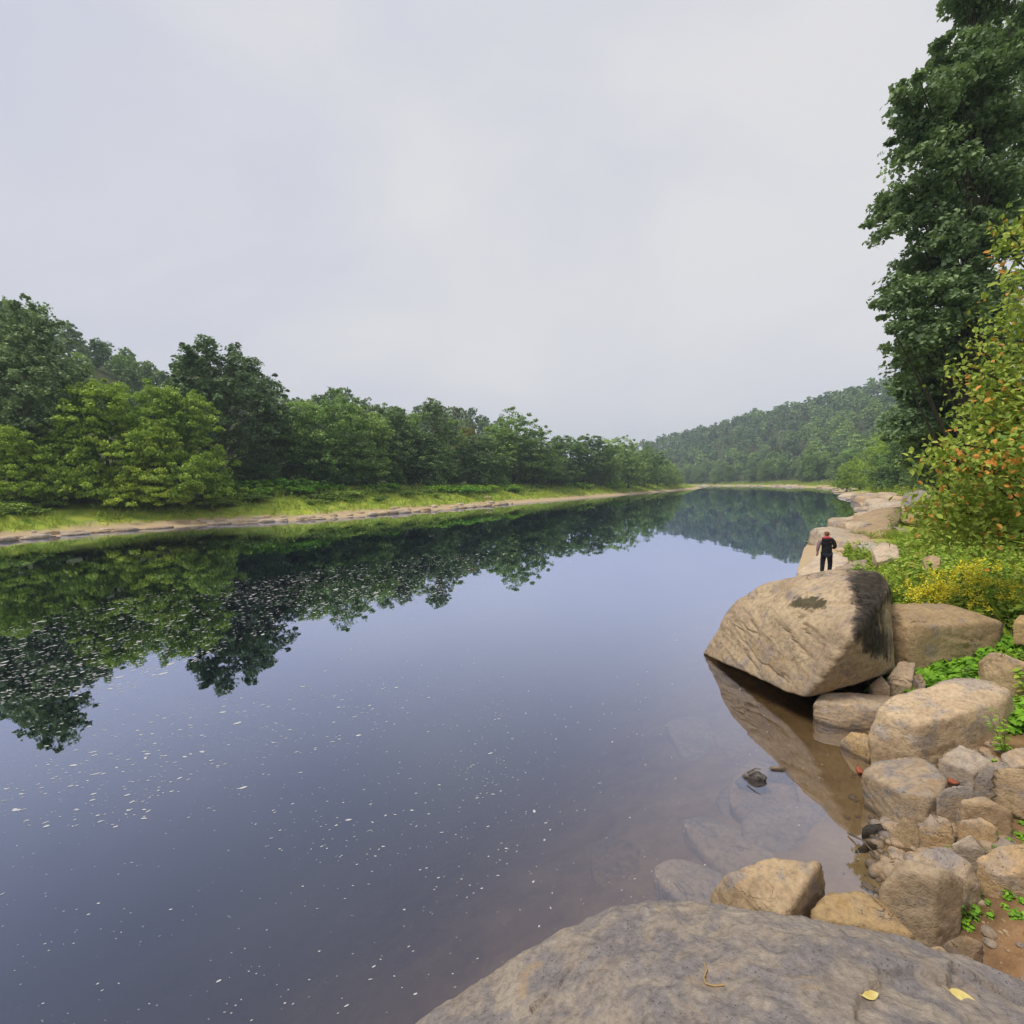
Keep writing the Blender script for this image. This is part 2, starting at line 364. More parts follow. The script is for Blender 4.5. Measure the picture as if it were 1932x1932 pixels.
# river: a closed body of water with absorption
def water():
    m, t, out = new_mat('river_water')
    fr = N(t, 'ShaderNodeFresnel'); fr.inputs['IOR'].default_value = 1.33
    p = pos(t, (1, 1, 1), (0, 0, .5)); 
    wav = math_(t, 'ADD', noise(t, pos(t, (.9, .32, 1), (0, 0, .52)), 1.0, 3, .5), math_(t, 'MULTIPLY', noise(t, pos(t, (4, 2.2, 1), (0, 0, .3)), 1.0, 2, .5), .12))
    msk = ramp(t, noise(t, pos(t, (.05, .02, 1), (0, 0, .5)), 1.0, 3, .5), [(.35, .35), (.7, 1)])
    wav = math_(t, 'MULTIPLY', wav, msk)
    bn = N(t, 'ShaderNodeBump'); bn.inputs['Strength'].default_value = .35; bn.inputs['Distance'].default_value = .015
    t.links.new(wav, bn.inputs['Height']); t.links.new(bn.outputs[0], fr.inputs['Normal'])
    e = math_(t, 'POWER', 2.71828, math_(t, 'MULTIPLY', fr.outputs[0], -6.8))
    k = math_(t, 'SUBTRACT', 1.0, e, True)
    gl = N(t, 'ShaderNodeBsdfGlossy'); gl.inputs['Roughness'].default_value = .012; gl.inputs['Color'].default_value = (.70, .77, 1.0, 1)
    t.links.new(bn.outputs[0], gl.inputs['Normal'])
    tr = N(t, 'ShaderNodeBsdfTransparent'); tr.inputs[0].default_value = (.92, .92, .9, 1)
    ms = N(t, 'ShaderNodeMixShader'); t.links.new(k, ms.inputs[0]); t.links.new(tr.outputs[0], ms.inputs[1]); t.links.new(gl.outputs[0], ms.inputs[2])
    t.links.new(ms.outputs[0], out.inputs['Surface'])
    va = N(t, 'ShaderNodeVolumeAbsorption'); va.inputs['Color'].default_value = (.36, .32, .26, 1); va.inputs['Density'].default_value = .6
    t.links.new(va.outputs[0], out.inputs['Volume'])
    return m
x0, x1, y0, y1 = -1400, 1400, -580, 1700
v = [(x, y, z) for z in (-7.5, 0) for (x, y) in ((x0, y0), (x1, y0), (x1, y1), (x0, y1))]
wf = np.array([(4, 5, 6, 7), (3, 2, 1, 0), (0, 1, 5, 4), (1, 2, 6, 5), (2, 3, 7, 6), (3, 0, 4, 7)])
tag(obj('river', mesh_from('river', v, wf), water()), kind='structure')

# ------------------------------------------------------------------ rocks
_ICO = {}
def ico(s):
    if s not in _ICO:
        bm = bmesh.new(); bmesh.ops.create_icosphere(bm, subdivisions=s, radius=1)
        _ICO[s] = (np.array([v.co[:] for v in bm.verts]), np.array([[l.index for l in f.verts] for f in bm.faces])); bm.free()
    return _ICO[s]
def hull_planes(pts, chips=0):
    bm = bmesh.new()
    for q in pts: bm.verts.new(q)
    bmesh.ops.convex_hull(bm, input=bm.verts[:]); bm.normal_update()
    ns = []; used = set()
    for f in bm.faces:
        if f.calc_area() > 1e-6: ns.append((np.array(f.normal), np.array(f.verts[0].co))); used.update(tuple(v.co) for v in f.verts)
    bm.free(); c = np.mean(np.array(list(used)), axis=0)
    out = []
    for n, q in ns:
        h = n @ (q - c)
        if h < 0: n, h = -n, -h
        h = max(h, .02)
        if not any(n @ n2 > .985 for n2, _ in out): out.append((n, h))
    pts = np.asarray(pts, float)
    rc = np.random.default_rng(int(abs(c[0] * 91 + c[1] * 37) * 10) % 9999)
    for k in range(chips):
        n = rc.normal(size=3) + np.array([0, -.3, .35]); n /= np.linalg.norm(n); h = ((pts - c) @ n).max() * rc.uniform(.86, .96)
        out.append((n, max(h, .02)))
    return c, np.array([o[0] for o in out]), np.array([o[1] for o in out])
FOOT = []
def rock_mesh(name, pts, sub=4, p=16, amp=.035, freq=1.6, seed=0, extra=None, chips=4):
    pts = np.asarray(pts, float); c, n, h = hull_planes(pts, chips)
    u, f = ico(sub); ext = (pts.max(0) - pts.min(0)) / 2 + .02
    d = u * ext; L = np.linalg.norm(d, axis=1); d = d / L[:, None]
    q = np.maximum(d @ n.T / h[None], 0) ** p
    r = q.sum(1) ** (-1 / p) * 1.02
    r = np.minimum(r, np.linalg.norm(pts - c, axis=1).max() * 1.02)
    v = d * r[:, None]; size = float(np.cbrt(np.prod(ext)))
    w = (v + c) / size
    s3 = np.array([seed * 3.1, seed * 1.7, 0])
    tl = np.array([.35 * math.sin(seed * 2.3), .3 * math.cos(seed * 1.9), 1.0]); bed = (w @ tl)[:, None] * tl[None] / (tl @ tl)
    disp = fbm(w * freq * .8 + s3, 6) * amp + .4 * amp * fbm((w * .7 + bed * 3.0) * freq * 1.2 + s3 + 9, 4, True) - .3 * amp + .22 * amp * fbm(w * freq * 7 + s3, 3)
    cn = fbm((w * .5 + bed * 1.6) * freq + s3 + 40, 4); disp = disp - amp * 1.5 * np.exp(-(cn / .035) ** 2) * sstep(-.1, .35, fbm(w * freq * .6 + s3 + 70, 2))
    v = v + d * (disp * size)[:, None]
    me = mesh_from(name, v, f, True, extra(v + c) if extra else None)
    return me, c, ext
def ring_base(top, zb, k=.92):
    top = np.asarray(top, float); c = top.mean(0); b = top.copy(); b[:, :2] = c[:2] + (b[:, :2] - c[:2]) * k; b[:, 2] = zb; return b
def rock(label, px, mat='rock', sub=4, zb=None, p=16, amp=.035, seed=None, freq=1.6, extra=None, more=None, base_k=.92, name='boulder', cat='boulder', group=None):
    top = np.array([P(*q) for q in px])
    if zb is None: zb = top[:, 2].min() - .3
    pts = np.concatenate([top, ring_base(top, zb, base_k)] + ([np.array(more)] if more is not None else []))
    seed = len(FOOT) if seed is None else seed
    me, c, ext = rock_mesh(name, pts, sub, p, amp, freq, seed, extra)
    o = obj(name, me, M[mat], None, c); tag(o, label, cat, group)
    FOOT.append((c[0], c[1], ext[0], ext[1], c[2] + ext[2])); return o

# the great boulder with the black seep stain
def poly_sd(xy, poly):
    poly = np.asarray(poly, float); ring = np.vstack([poly, poly[:1]])
    d = seg_dist(xy, ring); return np.where(in_poly(xy, poly), d, -d)
def br_extra(v):
    x, y = proj(v); xy = np.c_[x, y]
    z1 = lambda L: [(1294.4 + .33 * a, 966 + .33 * b) for a, b in L]
    st = poly_sd(xy, z1([(915, 350), (1010, 320), (1120, 350), (1185, 480), (1120, 540), (1110, 620), (1165, 760), (1150, 840), (1050, 810), (985, 730), (940, 655), (955, 590), (985, 545), (945, 450)]))
    ms = poly_sd(xy, z1([(570, 545), (620, 490), (720, 475), (825, 500), (800, 560), (690, 565)]))
    return {'stain': np.clip(.5 + st / 30, -.3, 1), 'moss': np.clip(.5 + ms / 22, -.3, 1)}
br = [(1328, 1233, .03), (1383, 1143, 1.38), (1440, 1104, 1.98), (1500, 1090, 2.28), (1598, 1077, 2.5), (1650, 1085, 2.48), (1676, 1112, 2.3),
      (1440, 1284, .26), (1520, 1314, .44), (1602, 1291, .62), (1640, 1272, .8), (1686, 1266, .72), (1606, 1100, 2.4), (1616, 1190, 1.85)]
brt = np.array([P(*q) for q in br])
brb = [P(1345, 1228, -.3), P(1420, 1236, -.4), P(1500, 1262, -.4), P(1560, 1262, -.3), P(1680, 1235, .2), PD(1515, 1096, 18.6), PD(1600, 1088, 18.8), PD(1660, 1090, 16)]
brb += [np.array([q[0], q[1], -.5]) for q in brb[-3:]]
PERSON_AT = PD(1559, 1086, 16.2)
me, c, ext = rock_mesh('boulder', np.concatenate([brt, brb]), 7, 90, .021, 2.2, 5, br_extra, 0)
BIG = tag(obj('boulder', me, M['rock_big'], None, c), 'huge tan boulder leaning over the water with a black stain down one side', 'boulder')
FOOT.append((c[0], c[1], ext[0] * .9, ext[1] * .9, 2))

ROCKS = [
 ('long flat-topped tan block lying against the black-stained boulder', [(1672, 1139, 1.75), (1790, 1141, 1.75), (1845, 1156, 1.7), (1892, 1174, 1.55), (1660, 1164, 1.65), (1718, 1183, 1.58), (1800, 1180, 1.58), (1890, 1184, 1.45), (1682, 1224, 1.0), (1728, 1244, .88), (1792, 1237, .88), (1888, 1204, 1.1)], 'rock_tan', 5),
 ('broad slanting slab with a smooth pale upper face below the green weeds', [(1657, 1336, .95), (1684, 1316, 1.02), (1789, 1282, 1.25), (1862, 1281, 1.3), (1912, 1296, 1.25), (1888, 1324, 1.15), (1733, 1364, .95), (1890, 1402, .55), (1790, 1424, .4), (1690, 1426, .32), (1651, 1424, .28), (1639, 1405, .33), (1644, 1382, .6)], 'rock_tan', 5),
 ('flat brown slab wedged under the overhang of the black-stained boulder', [(1539, 1326, .35), (1552, 1309, .45), (1611, 1306, .5), (1697, 1309, .5), (1663, 1336, .45), (1654, 1359, .15), (1611, 1369, .05), (1568, 1371, .0), (1545, 1355, 0), (1535, 1335, .1)], 'rock', 4),
 ('small tan rock tucked against the lower end of the slanting slab', [(1581, 1395, .1), (1601, 1380, .3), (1637, 1384, .4), (1641, 1410, .25), (1645, 1428, .0), (1605, 1416, -.02)], 'rock_tan', 4),
 ('angular flat-faced boulder at the edge of the brown shallows', [(1629, 1458, .45), (1650, 1435, .55), (1740, 1426, .65), (1796, 1476, .65), (1763, 1507, .6), (1723, 1547, .15), (1690, 1552, .0), (1674, 1547, 0), (1644, 1481, .15), (1700, 1495, .55)], 'rock', 5),
 ('small upright pointed tan rock between angular boulder and wet debris', [(1707, 1537, .5), (1736, 1563, .4), (1733, 1593, .15), (1710, 1604, .0), (1674, 1588, 0), (1679, 1573, .15)], 'rock_tan', 4),
 ('peaked grey-brown rock just above the red brick fragment', [(1770, 1438, .75), (1809, 1405, .95), (1875, 1433, .9), (1842, 1461, .75), (1832, 1473, .6), (1793, 1465, .55)], 'rock_grey', 4),
 ('squarish grey rock with a pale end beside the peaked rock', [(1842, 1471, .8), (1855, 1441, 1.0), (1898, 1436, 1.05), (1921, 1474, .9), (1918, 1490, .7), (1855, 1494, .65)], 'rock_grey', 4),
 ('rounded grey cobble with a dark blotch below the brick fragment', [(1769, 1500, .65), (1799, 1477, .8), (1839, 1481, .8), (1842, 1507, .65), (1802, 1543, .4), (1770, 1533, .4)], 'rock_grey', 4),
 ('low tapering tan rock above the mossy dirt patch', [(1804, 1533, .55), (1816, 1514, .75), (1862, 1501, .85), (1918, 1530, .8), (1822, 1539, .5)], 'rock', 4),
 ('flat pale rock wedged behind the small pointed rock', [(1733, 1563, .4), (1756, 1535, .55), (1796, 1547, .6), (1802, 1577, .45), (1756, 1580, .35)], 'rock_tan', 4),
 ('blunt pinkish-tan block beside the mossy dirt patch', [(1802, 1543, .6), (1849, 1539, .7), (1885, 1557, .7), (1878, 1586, .5), (1809, 1570, .45)], 'rock', 4),
 ('small dark grey wedge rock behind the tall faceted boulder', [(1796, 1588, .6), (1832, 1572, .7), (1860, 1603, .6), (1826, 1621, .45), (1800, 1610, .45)], 'rock_grey', 4),
 ('wide pale flagstone set into the dirt path', [(1847, 1627, .65), (1880, 1597, .8), (1950, 1588, .85), (1950, 1652, .68), (1883, 1654, .6)], 'rock_tan', 4),
 ('tall faceted boulder with yellow-tan front and dark shaded side', [(1681, 1645, .75), (1700, 1620, .85), (1781, 1632, .9), (1817, 1645, .85), (1767, 1657, .86), (1815, 1690, .5), (1772, 1724, .45), (1796, 1760, .05), (1735, 1774, 0), (1672, 1714, 0), (1672, 1678, .3)], 'rock_tan', 5),
 ('pinkish sloping rock leaning behind the tall faceted boulder', [(1703, 1618, .7), (1781, 1594, .75), (1832, 1627, .7), (1853, 1681, .45), (1820, 1660, .6)], 'rock', 4),
 ('broad orange-edged block standing alone in the shallow water', [(1370, 1651, .45), (1448, 1620, .6), (1540, 1626, .65), (1500, 1642, .6), (1478, 1736, .42), (1556, 1660, .4), (1547, 1695, .12), (1502, 1744, .0), (1340, 1690, .08), (1360, 1722, .08), (1430, 1738, .2)], 'rock', 5),
 ('low flat tan slab between shallow-water block and faceted boulder', [(1517, 1726, .35), (1562, 1685, .45), (1622, 1681, .45), (1670, 1705, .4), (1726, 1765, .4), (1700, 1782, .3), (1530, 1752, .2)], 'rock_tan', 5),
 ('small mossy rock on the dirt beside the weathered grey slab', [(1781, 1774, .5), (1820, 1759, .7), (1856, 1777, .65), (1832, 1816, .5), (1800, 1812, .4)], 'rock_grey', 4),
 ('little tan stone peeping over the weathered grey slab', [(1751, 1792, .5), (1772, 1786, .55), (1805, 1816, .45), (1765, 1812, .4)], 'rock_tan', 4),
 ('smooth domed tan boulder half sunk in bright green weeds', [(1846, 1248, 1.2), (1875, 1225, 1.5), (1921, 1240, 1.5), (1955, 1275, 1.3), (1860, 1275, 1.05), (1920, 1298, .95)], 'rock_tan', 4),
 ('blocky tan rock among weeds beyond the flat-topped block', [(1912, 1172, 1.7), (1925, 1160, 1.8), (1955, 1158, 1.8), (1955, 1185, 1.6), (1918, 1187, 1.55)], 'rock_tan', 4),
 ('rounded dark grey rock at the foot of the flat-topped block', [(1674, 1276, .75), (1697, 1246, 1.0), (1727, 1250, 1.0), (1720, 1296, .65), (1684, 1290, .65)], 'rock_grey', 4),
 ('round grey-brown cobble in the dark gap under the stained boulder', [(1639, 1293, .55), (1664, 1275, .75), (1680, 1296, .65), (1670, 1308, .5), (1644, 1306, .5)], 'rock_grey', 4),
 ('small leaning tan stone at the edge of bright green weeds', [(1723, 1276, .85), (1735, 1268, .95), (1747, 1290, .85), (1735, 1302, .72)], 'rock', 4),
 ('grey rock under the leafy plant at the top of the rock pile', [(1885, 1425, .95), (1932, 1406, 1.1), (1950, 1440, 1.0), (1910, 1450, .9)], 'rock_grey', 4),
 ('pale rounded rock above the small tuft of grass in the pile', [(1911, 1474, .95), (1930, 1455, 1.1), (1955, 1462, 1.1), (1955, 1497, .9), (1922, 1494, .85)], 'rock_tan', 4),
 ('pinkish cracked rock half hidden by weeds beyond the standing person', [(1645, 1036, 1.3), (1665, 1024, 1.5), (1692, 1028, 1.5), (1697, 1050, 1.2), (1655, 1060, 1.0)], 'rock_tan', 4),
 ('lone small tan rock in the middle of the weedy bank', [(1740, 1052, 1.6), (1756, 1047, 1.75), (1775, 1052, 1.7), (1771, 1072, 1.4), (1748, 1076, 1.35)], 'rock_tan', 4),
 ('smooth tan slab sloping into the river behind the standing person', [(1497, 1088, -.05), (1530, 1058, .3), (1546, 1043, .42), (1600, 1055, .7), (1590, 1080, .4)], 'rock_tan', 4),
 ('thin dark-edged slab lying beside the standing person', [(1581, 1074, .9), (1605, 1060, 1.0), (1634, 1053, 1.0), (1640, 1072, .8), (1600, 1078, .7)], 'rock', 4),
 ('long pale ledge running out into the river beyond the person', [(1546, 1007, -.05), (1560, 997, .3), (1641, 984, .6), (1683, 970, 1.0), (1692, 985, 1.2), (1688, 1003, 1.0), (1620, 1013, .5), (1562, 1023, .05)], 'rock_tan', 4),
 ('lower tan ledge between the long pale ledge and the person', [(1566, 1021, .3), (1617, 1005, .6), (1640, 1013, .8), (1622, 1032, .6), (1580, 1040, .35)], 'rock_tan', 4),
 ('domed mauve-grey boulder on the bank below the dark trees', [(1700, 946, 1.6), (1707, 931, 2.5), (1740, 923, 2.9), (1757, 934, 2.6), (1754, 948, 1.6), (1728, 959, 1.1), (1696, 961, .9)], 'rock_mauve', 4),
 ('pink-tan flat rock below the mauve-grey boulder', [(1690, 968, 1.2), (1715, 962, 1.5), (1745, 968, 1.5), (1735, 985, 1.1), (1697, 984, 1.0)], 'rock_tan', 4),
 ('little dark rock breaking the surface of the shallows with twigs', [(1402, 1463, .02), (1420, 1453, .13), (1438, 1460, .1), (1425, 1471, 0)], 'rock_grey', 4),
 ('flat dark stone barely showing above the shallows', [(1455, 1449, .02), (1475, 1445, .06), (1485, 1453, .0)], 'rock_grey', 4),
 ('wet black stone at the waterline beside the small pointed rock', [(1624, 1558, .12), (1667, 1553, .16), (1672, 1573, .0), (1628, 1576, .0)], 'rock_wet', 3),
 ('small wet shard below the wet black stone', [(1626, 1593, .06), (1645, 1588, .08), (1660, 1600, .0), (1632, 1603, .0)], 'rock_wet', 3),
]
for lab, px, mt, sb in ROCKS:
    rock(lab, px, mt, 5 if sb == 4 else sb, p=90, amp=.042)

# submerged slabs in the shallows
SUBM = [((1440, 1480), .9, .55, -.2), ((1510, 1560), 1.0, .6, -.22), ((1395, 1600), .9, .5, -.3), ((1470, 1540), 1.1, .75, -.42), ((1560, 1600), .8, .55, -.3), ((1330, 1390), 1.3, .8, -.75), ((1420, 1420), 1.0, .6, -.55), ((1330, 1670), .62, .42, -.1), ((1210, 1650), .95, .6, -.75), ((1500, 1480), .6, .4, -.33), ((1590, 1500), .6, .42, -.24), ((1360, 1540), .9, .5, -.7), ((1600, 1640), .5, .35, -.16)]
for k, ((x, y), a, b, z) in enumerate(SUBM):
    c = P(x, y, z); r = RNG; th = r.uniform(0, 6.28); n = 8
    ring = [(math.cos(i * 6.283 / n) * a * r.uniform(.75, 1.1), math.sin(i * 6.283 / n) * b * r.uniform(.75, 1.1), r.uniform(-.06, .04)) for i in range(n)]
    ring = np.array(ring); R = _rz(th); ring = ring @ R.T; bot = ring * [.95, .95, 1] - [0, 0, .35]
    me, cc, ext = rock_mesh('submerged_slab', np.concatenate([ring, bot]) + c, 4, 12, .05, 1.6, 60 + k)
    tag(obj('submerged_slab', me, M['rock_sub'], None, cc), 'flat brown slab lying under the shallow water', 'rock', 'slabs lying under the shallows')

# ledges along the right bank further on, rocks along the left and far banks (shared shapes)
FLAT = []
for k in range(6):
    r = np.random.default_rng(100 + k); n = 9
    ring = np.array([(math.cos(i * 6.283 / n) * r.uniform(.75, 1.1), math.sin(i * 6.283 / n) * .62 * r.uniform(.75, 1.1), r.uniform(.16, .3)) for i in range(n)])
    lo = ring * [1.08, 1.08, 0] - [0, 0, .2]
    me, cc, ext = rock_mesh('shore_rock', np.concatenate([ring, lo]), 3, 14, .07, 1.8, 90 + k)
    FLAT.append(me)
    me.materials.append(M['rock_far'])
def along(line, a, b, n, rng):
    """n points along the polyline between y=a and y=b"""
    out = []
    for yy in np.sort(rng.uniform(a, b, n)):
        for s, e in zip(line[:-1], line[1:]):
            if min(s[1], e[1]) <= yy <= max(s[1], e[1]):
                tt = (yy - s[1]) / (e[1] - s[1]); d = (e - s) / np.linalg.norm(e - s); out.append((s + (e - s) * tt, math.atan2(d[1], d[0]))); break
    return out
def place_flat(q, z, s, sz, rz, label, cat, group, name='shore_rock'):
    o = obj(name, FLAT[RNG.integers(6)], None, None, (q[0], q[1], z)); o.rotation_euler = (RNG.uniform(-.08, .08), RNG.uniform(-.08, .08), rz)
    o.scale = (s, s, s * sz); return tag(o, label, cat, group)
rg = np.random.default_rng(21)
for (q, a) in along(RIGHT, 44, 118, 26, rg):
    nrm = np.array([math.sin(a), -math.cos(a)]); d = rg.uniform(-.5, 5.5); pp = q + nrm * d
    place_flat(pp, ground_z(pp[None])[0][0] - .05, rg.uniform(1.6, 3.6), rg.uniform(.7, 1.3), a + rg.normal(0, .25), 'pale layered sandstone ledge on the shore below the mauve-grey boulder', 'ledge', 'pale ledges along the near bank', 'ledge')
for (q, a) in along(RIGHT, 27, 46, 13, rg):
    nrm = np.array([math.sin(a), -math.cos(a)]); pp = q + nrm * rg.uniform(.6, 5.0)
    place_flat(pp, ground_z(pp[None])[0][0] + .12, rg.uniform(1.0, 2.3), rg.uniform(.7, 1.2), a + rg.normal(0, .25), 'flat sandstone step on the shore just past the standing person', 'ledge', 'flat steps past the person', 'ledge')
for (q, a) in along(LEFT[5:14], 48, 118, 120, rg):
    nrm = np.array([-math.sin(a), math.cos(a)]); d = abs(rg.normal(.3, 1.7)) - .4; pp = q + nrm * d
    place_flat(pp, ground_z(pp[None])[0][0] - .04, rg.uniform(.35, 1.5), rg.uniform(.8, 1.6), a + rg.normal(0, .4), 'small flat pale rock along the grassy far shore', 'rock', 'flat rocks along the grassy far shore')
q = P(28, 1012, 0.0); place_flat(q + [0, .8, 0], .05, 1.7, 2.0, .1, 'big pale domed rock at the end of the grassy far shore', 'rock', None)
q = P(106, 1004, 0.2); place_flat(q, .15, .75, 2.0, .1, 'grey rounded rock beside the big pale domed rock', 'rock', None)
q = P(305, 990, 0.2); place_flat(q, .2, 1.1, 2.0, .2, 'pale hump-backed rock midway along the grassy far shore', 'rock', None)
for (q, a) in along(RIGHT[20:27], 150, 470, 60, rg):
    nrm = np.array([math.sin(a), -math.cos(a)]); pp = q + nrm * rg.uniform(-.5, 6)
    place_flat(pp, ground_z(pp[None])[0][0], rg.uniform(1.2, 3.2), rg.uniform(.5, 1.0), a + rg.normal(0, .3), 'pale rock on the gravel shore under the wooded hill', 'rock', 'rocks on the gravel shore under the hill')

# the weathered slab in the foreground (a height field of a rounded hull with flaking layers)
out_px = [(770, 1960, 2.2), (900, 1862, 2.28), (1000, 1797, 2.35), (1060, 1762, 2.4), (1120, 1725, 2.44), (1200, 1706, 2.5), (1270, 1698, 2.52), (1330, 1710, 2.54), (1400, 1722, 2.55), (1500, 1745, 2.56), (1600, 1760, 2.55), (1700, 1782, 2.54), (1800, 1816, 2.53), (1860, 1842, 2.52), (1950, 1895, 2.5)]
top = np.array([P(*q) for q in out_px])
inn = np.array([(.5, .9, 2.86), (1.0, 1.2, 2.86), (1.5, .9, 2.86), (.9, .3, 2.92), (-.4, .8, 2.6), (.1, 1.5, 2.62), (1.1, 1.75, 2.74), (-1.4, .7, 2.1), (-1.7, -1, 2.2), (2.9, -.8, 2.5), (2.5, 1.2, 2.48), (.8, -1.2, 2.8)])
low = np.concatenate([top, inn[-6:-4], inn[-4:]]); lc = low.mean(0); low = np.c_[lc[:2] + (low[:, :2] - lc[:2]) * 1.13, np.full(len(low), -.7)]
fc, fn, fh = hull_planes(np.concatenate([top + [0, 0, .035], inn, low]))
fx = lines([(-2.6, -.75, 26), (-.75, 2.5, 440), (2.5, 3.6, 20)]); fy = lines([(-2.2, .95, 30), (.95, 2.62, 230), (2.62, 3.3, 20)])
AX, AY = np.meshgrid(fx, fy); aq = np.c_[AX.ravel(), AY.ravel()]
lo_ = np.full(len(aq), -.72); hi_ = np.full(len(aq), 3.3)
def fval(z):
    v = np.c_[aq, z] - fc
    return (np.maximum(v @ fn.T / fh[None], 0) ** 80).sum(1)
for _ in range(22):
    mid = (lo_ + hi_) / 2; ins = fval(mid) < 1; lo_ = np.where(ins, mid, lo_); hi_ = np.where(ins, hi_, mid)
fz = (lo_ + hi_) / 2
q3 = np.c_[aq, fz]
det = .022 * fbm(q3 * 1.6 + 3, 5) + .012 * fbm(q3 * np.array([5, 5, 5]) + 8, 4, True) + .004 * fbm(q3 * 22, 3)
# flaking layer: the surface steps down beyond a ragged line
def flake(line, side, depth):
    ln = np.array([P(772.8 + .6 * a, 1449 + .6 * b, 2.66)[:2] for a, b in line])
    wob = .018 * np.c_[fbm(q3 * 9, 3), fbm(q3 * 9 + 31, 3)]
    return -depth * sstep(-.004, .004, poly_sd(aq + wob, ln))
det += flake([(1400, 830), (1475, 770), (1470, 710), (1560, 680), (1690, 690), (1725, 615), (1900, 700), (2050, 800), (2000, 950), (1400, 950)], 1, .027)
det += flake([(370, 640), (430, 605), (520, 550), (440, 625), (395, 665)], 1, .026)
det += flake([(1690, 690), (1725, 615), (1760, 640), (1740, 700), (1715, 712)], 1, .01)
fz2 = fz + det
ii = (np.arange(len(fy) - 1)[:, None] * len(fx) + np.arange(len(fx) - 1)[None]).ravel()
nq = np.c_[ii, ii + 1, ii + len(fx) + 1, ii + len(fx)]
nxt = fz.reshape(AX.shape); 
keep = (fz[nq] > -.69).any(1)
fq = nq[keep]
x_, y_ = proj(q3)
stn = poly_sd(np.c_[x_, y_], [(1330, 1700), (1420, 1715), (1540, 1745), (1640, 1760), (1560, 1790), (1470, 1800), (1380, 1760)])
fm = mesh_from('slab', np.c_[aq, fz2], fq, True)
SLAB = tag(obj('slab', fm, M['rock_front'], None, (0, 0, 0)), 'large weathered grey-brown rock slab with flaking layers and two yellow leaves', 'boulder')
FOOT.append((.6, .4, 2.2, 2.2, 3))
def slab_z(x, y):
    ix = np.clip(np.searchsorted(fx, x), 1, len(fx) - 1); iy = np.clip(np.searchsorted(fy, y), 1, len(fy) - 1)
    return fz2.reshape(AX.shape)[iy, ix]

# ------------------------------------------------------------------ foliage builders
def tube(pts, rad, sides=6):
    pts = np.asarray(pts, float); n = len(pts); vs = []; fs = []
    tg = np.gradient(pts, axis=0); tg /= np.linalg.norm(tg, axis=1)[:, None] + 1e-9
    ref = np.array([0, 0, 1.]) if abs(tg[0, 2]) < .8 else np.array([1., 0, 0])
    for i in range(n):
        a = np.cross(tg[i], ref); a /= np.linalg.norm(a) + 1e-9; b = np.cross(tg[i], a)
        for k in range(sides):
            th = 6.28318 * k / sides; vs.append(pts[i] + rad[i] * (a * math.cos(th) + b * math.sin(th)))
    for i in range(n - 1):
        for k in range(sides):
            fs.append((i * sides + k, i * sides + (k + 1) % sides, (i + 1) * sides + (k + 1) % sides, (i + 1) * sides + k))
    return np.array(vs), np.array(fs)
def join(parts):
    vs = []; fs = []; o = 0
    for v, f in parts: vs.append(v); fs.append(f + o); o += len(v)
    return np.concatenate(vs), np.concatenate(fs)
def leaf_quads(c, nrm, size, rng, elong=1.35):
    n = len(c); r = rng.normal(size=(n, 3)); a = np.cross(nrm, r); a /= np.linalg.norm(a, axis=1)[:, None] + 1e-9; b = np.cross(nrm, a)
    s = (size * rng.uniform(.65, 1.35, n))[:, None] * .5
    up = nrm * s * rng.uniform(-.25, .25, n)[:, None]
    v = np.stack([c - a * s * elong, c - b * s + up, c + a * s * elong, c + b * s + up], 1).reshape(-1, 3)
    f = np.arange(n * 4).reshape(n, 4); return v, f
def crown(lobes, ncl, per, leaf, rng, clR=1.0, flat=.6, outer=.45, spread=1.0):
    lobes = [(np.array(c, float), np.array(r, float)) for c, r in lobes]
    w = np.array([np.prod(r) ** .72 for _, r in lobes]); w /= w.sum()
    k = rng.choice(len(lobes), ncl, p=w); d = rng.normal(size=(ncl, 3)); d /= np.linalg.norm(d, axis=1)[:, None]
    rr = rng.uniform(0, 1, ncl) ** outer
    C = np.array([lobes[i][0] for i in k]) + d * rr[:, None] * np.array([lobes[i][1] for i in k])
    R = clR * rng.uniform(.55, 1.3, ncl); ct = rng.uniform(0, 1, ncl)
    sp_ = rng.uniform(0, 1, ncl) < .16; C[sp_] += d[sp_] * np.array([lobes[i][1] for i in k])[sp_] * (rng.uniform(1.0, 1.16, ncl) - rr)[sp_][:, None]; R[sp_] *= .5
    idx = np.repeat(np.arange(ncl), per); n = len(idx)
    e = rng.normal(size=(n, 3)); e /= np.linalg.norm(e, axis=1)[:, None]
    pz = e * (rng.uniform(0, 1, n) ** .45)[:, None] * R[idx][:, None] * np.array([1, 1, flat]) * spread
    pts = C[idx] + pz
    pts[:, 2] -= .12 * (pz[:, 0] ** 2 + pz[:, 1] ** 2) / R[idx]
    nr = rng.normal(size=(n, 3)) * .75 + np.array([0, 0, .75]) + e * .35; nr /= np.linalg.norm(nr, axis=1)[:, None]
    v, f = leaf_quads(pts, nr, np.full(n, leaf), rng)
    tint = np.clip(.55 * ct[idx] + .45 * rng.uniform(0, 1, n), 0, 1)
    alt = rng.uniform(0, 1, n)
    return v, f, np.repeat(tint, 4), np.repeat(alt, 4), C
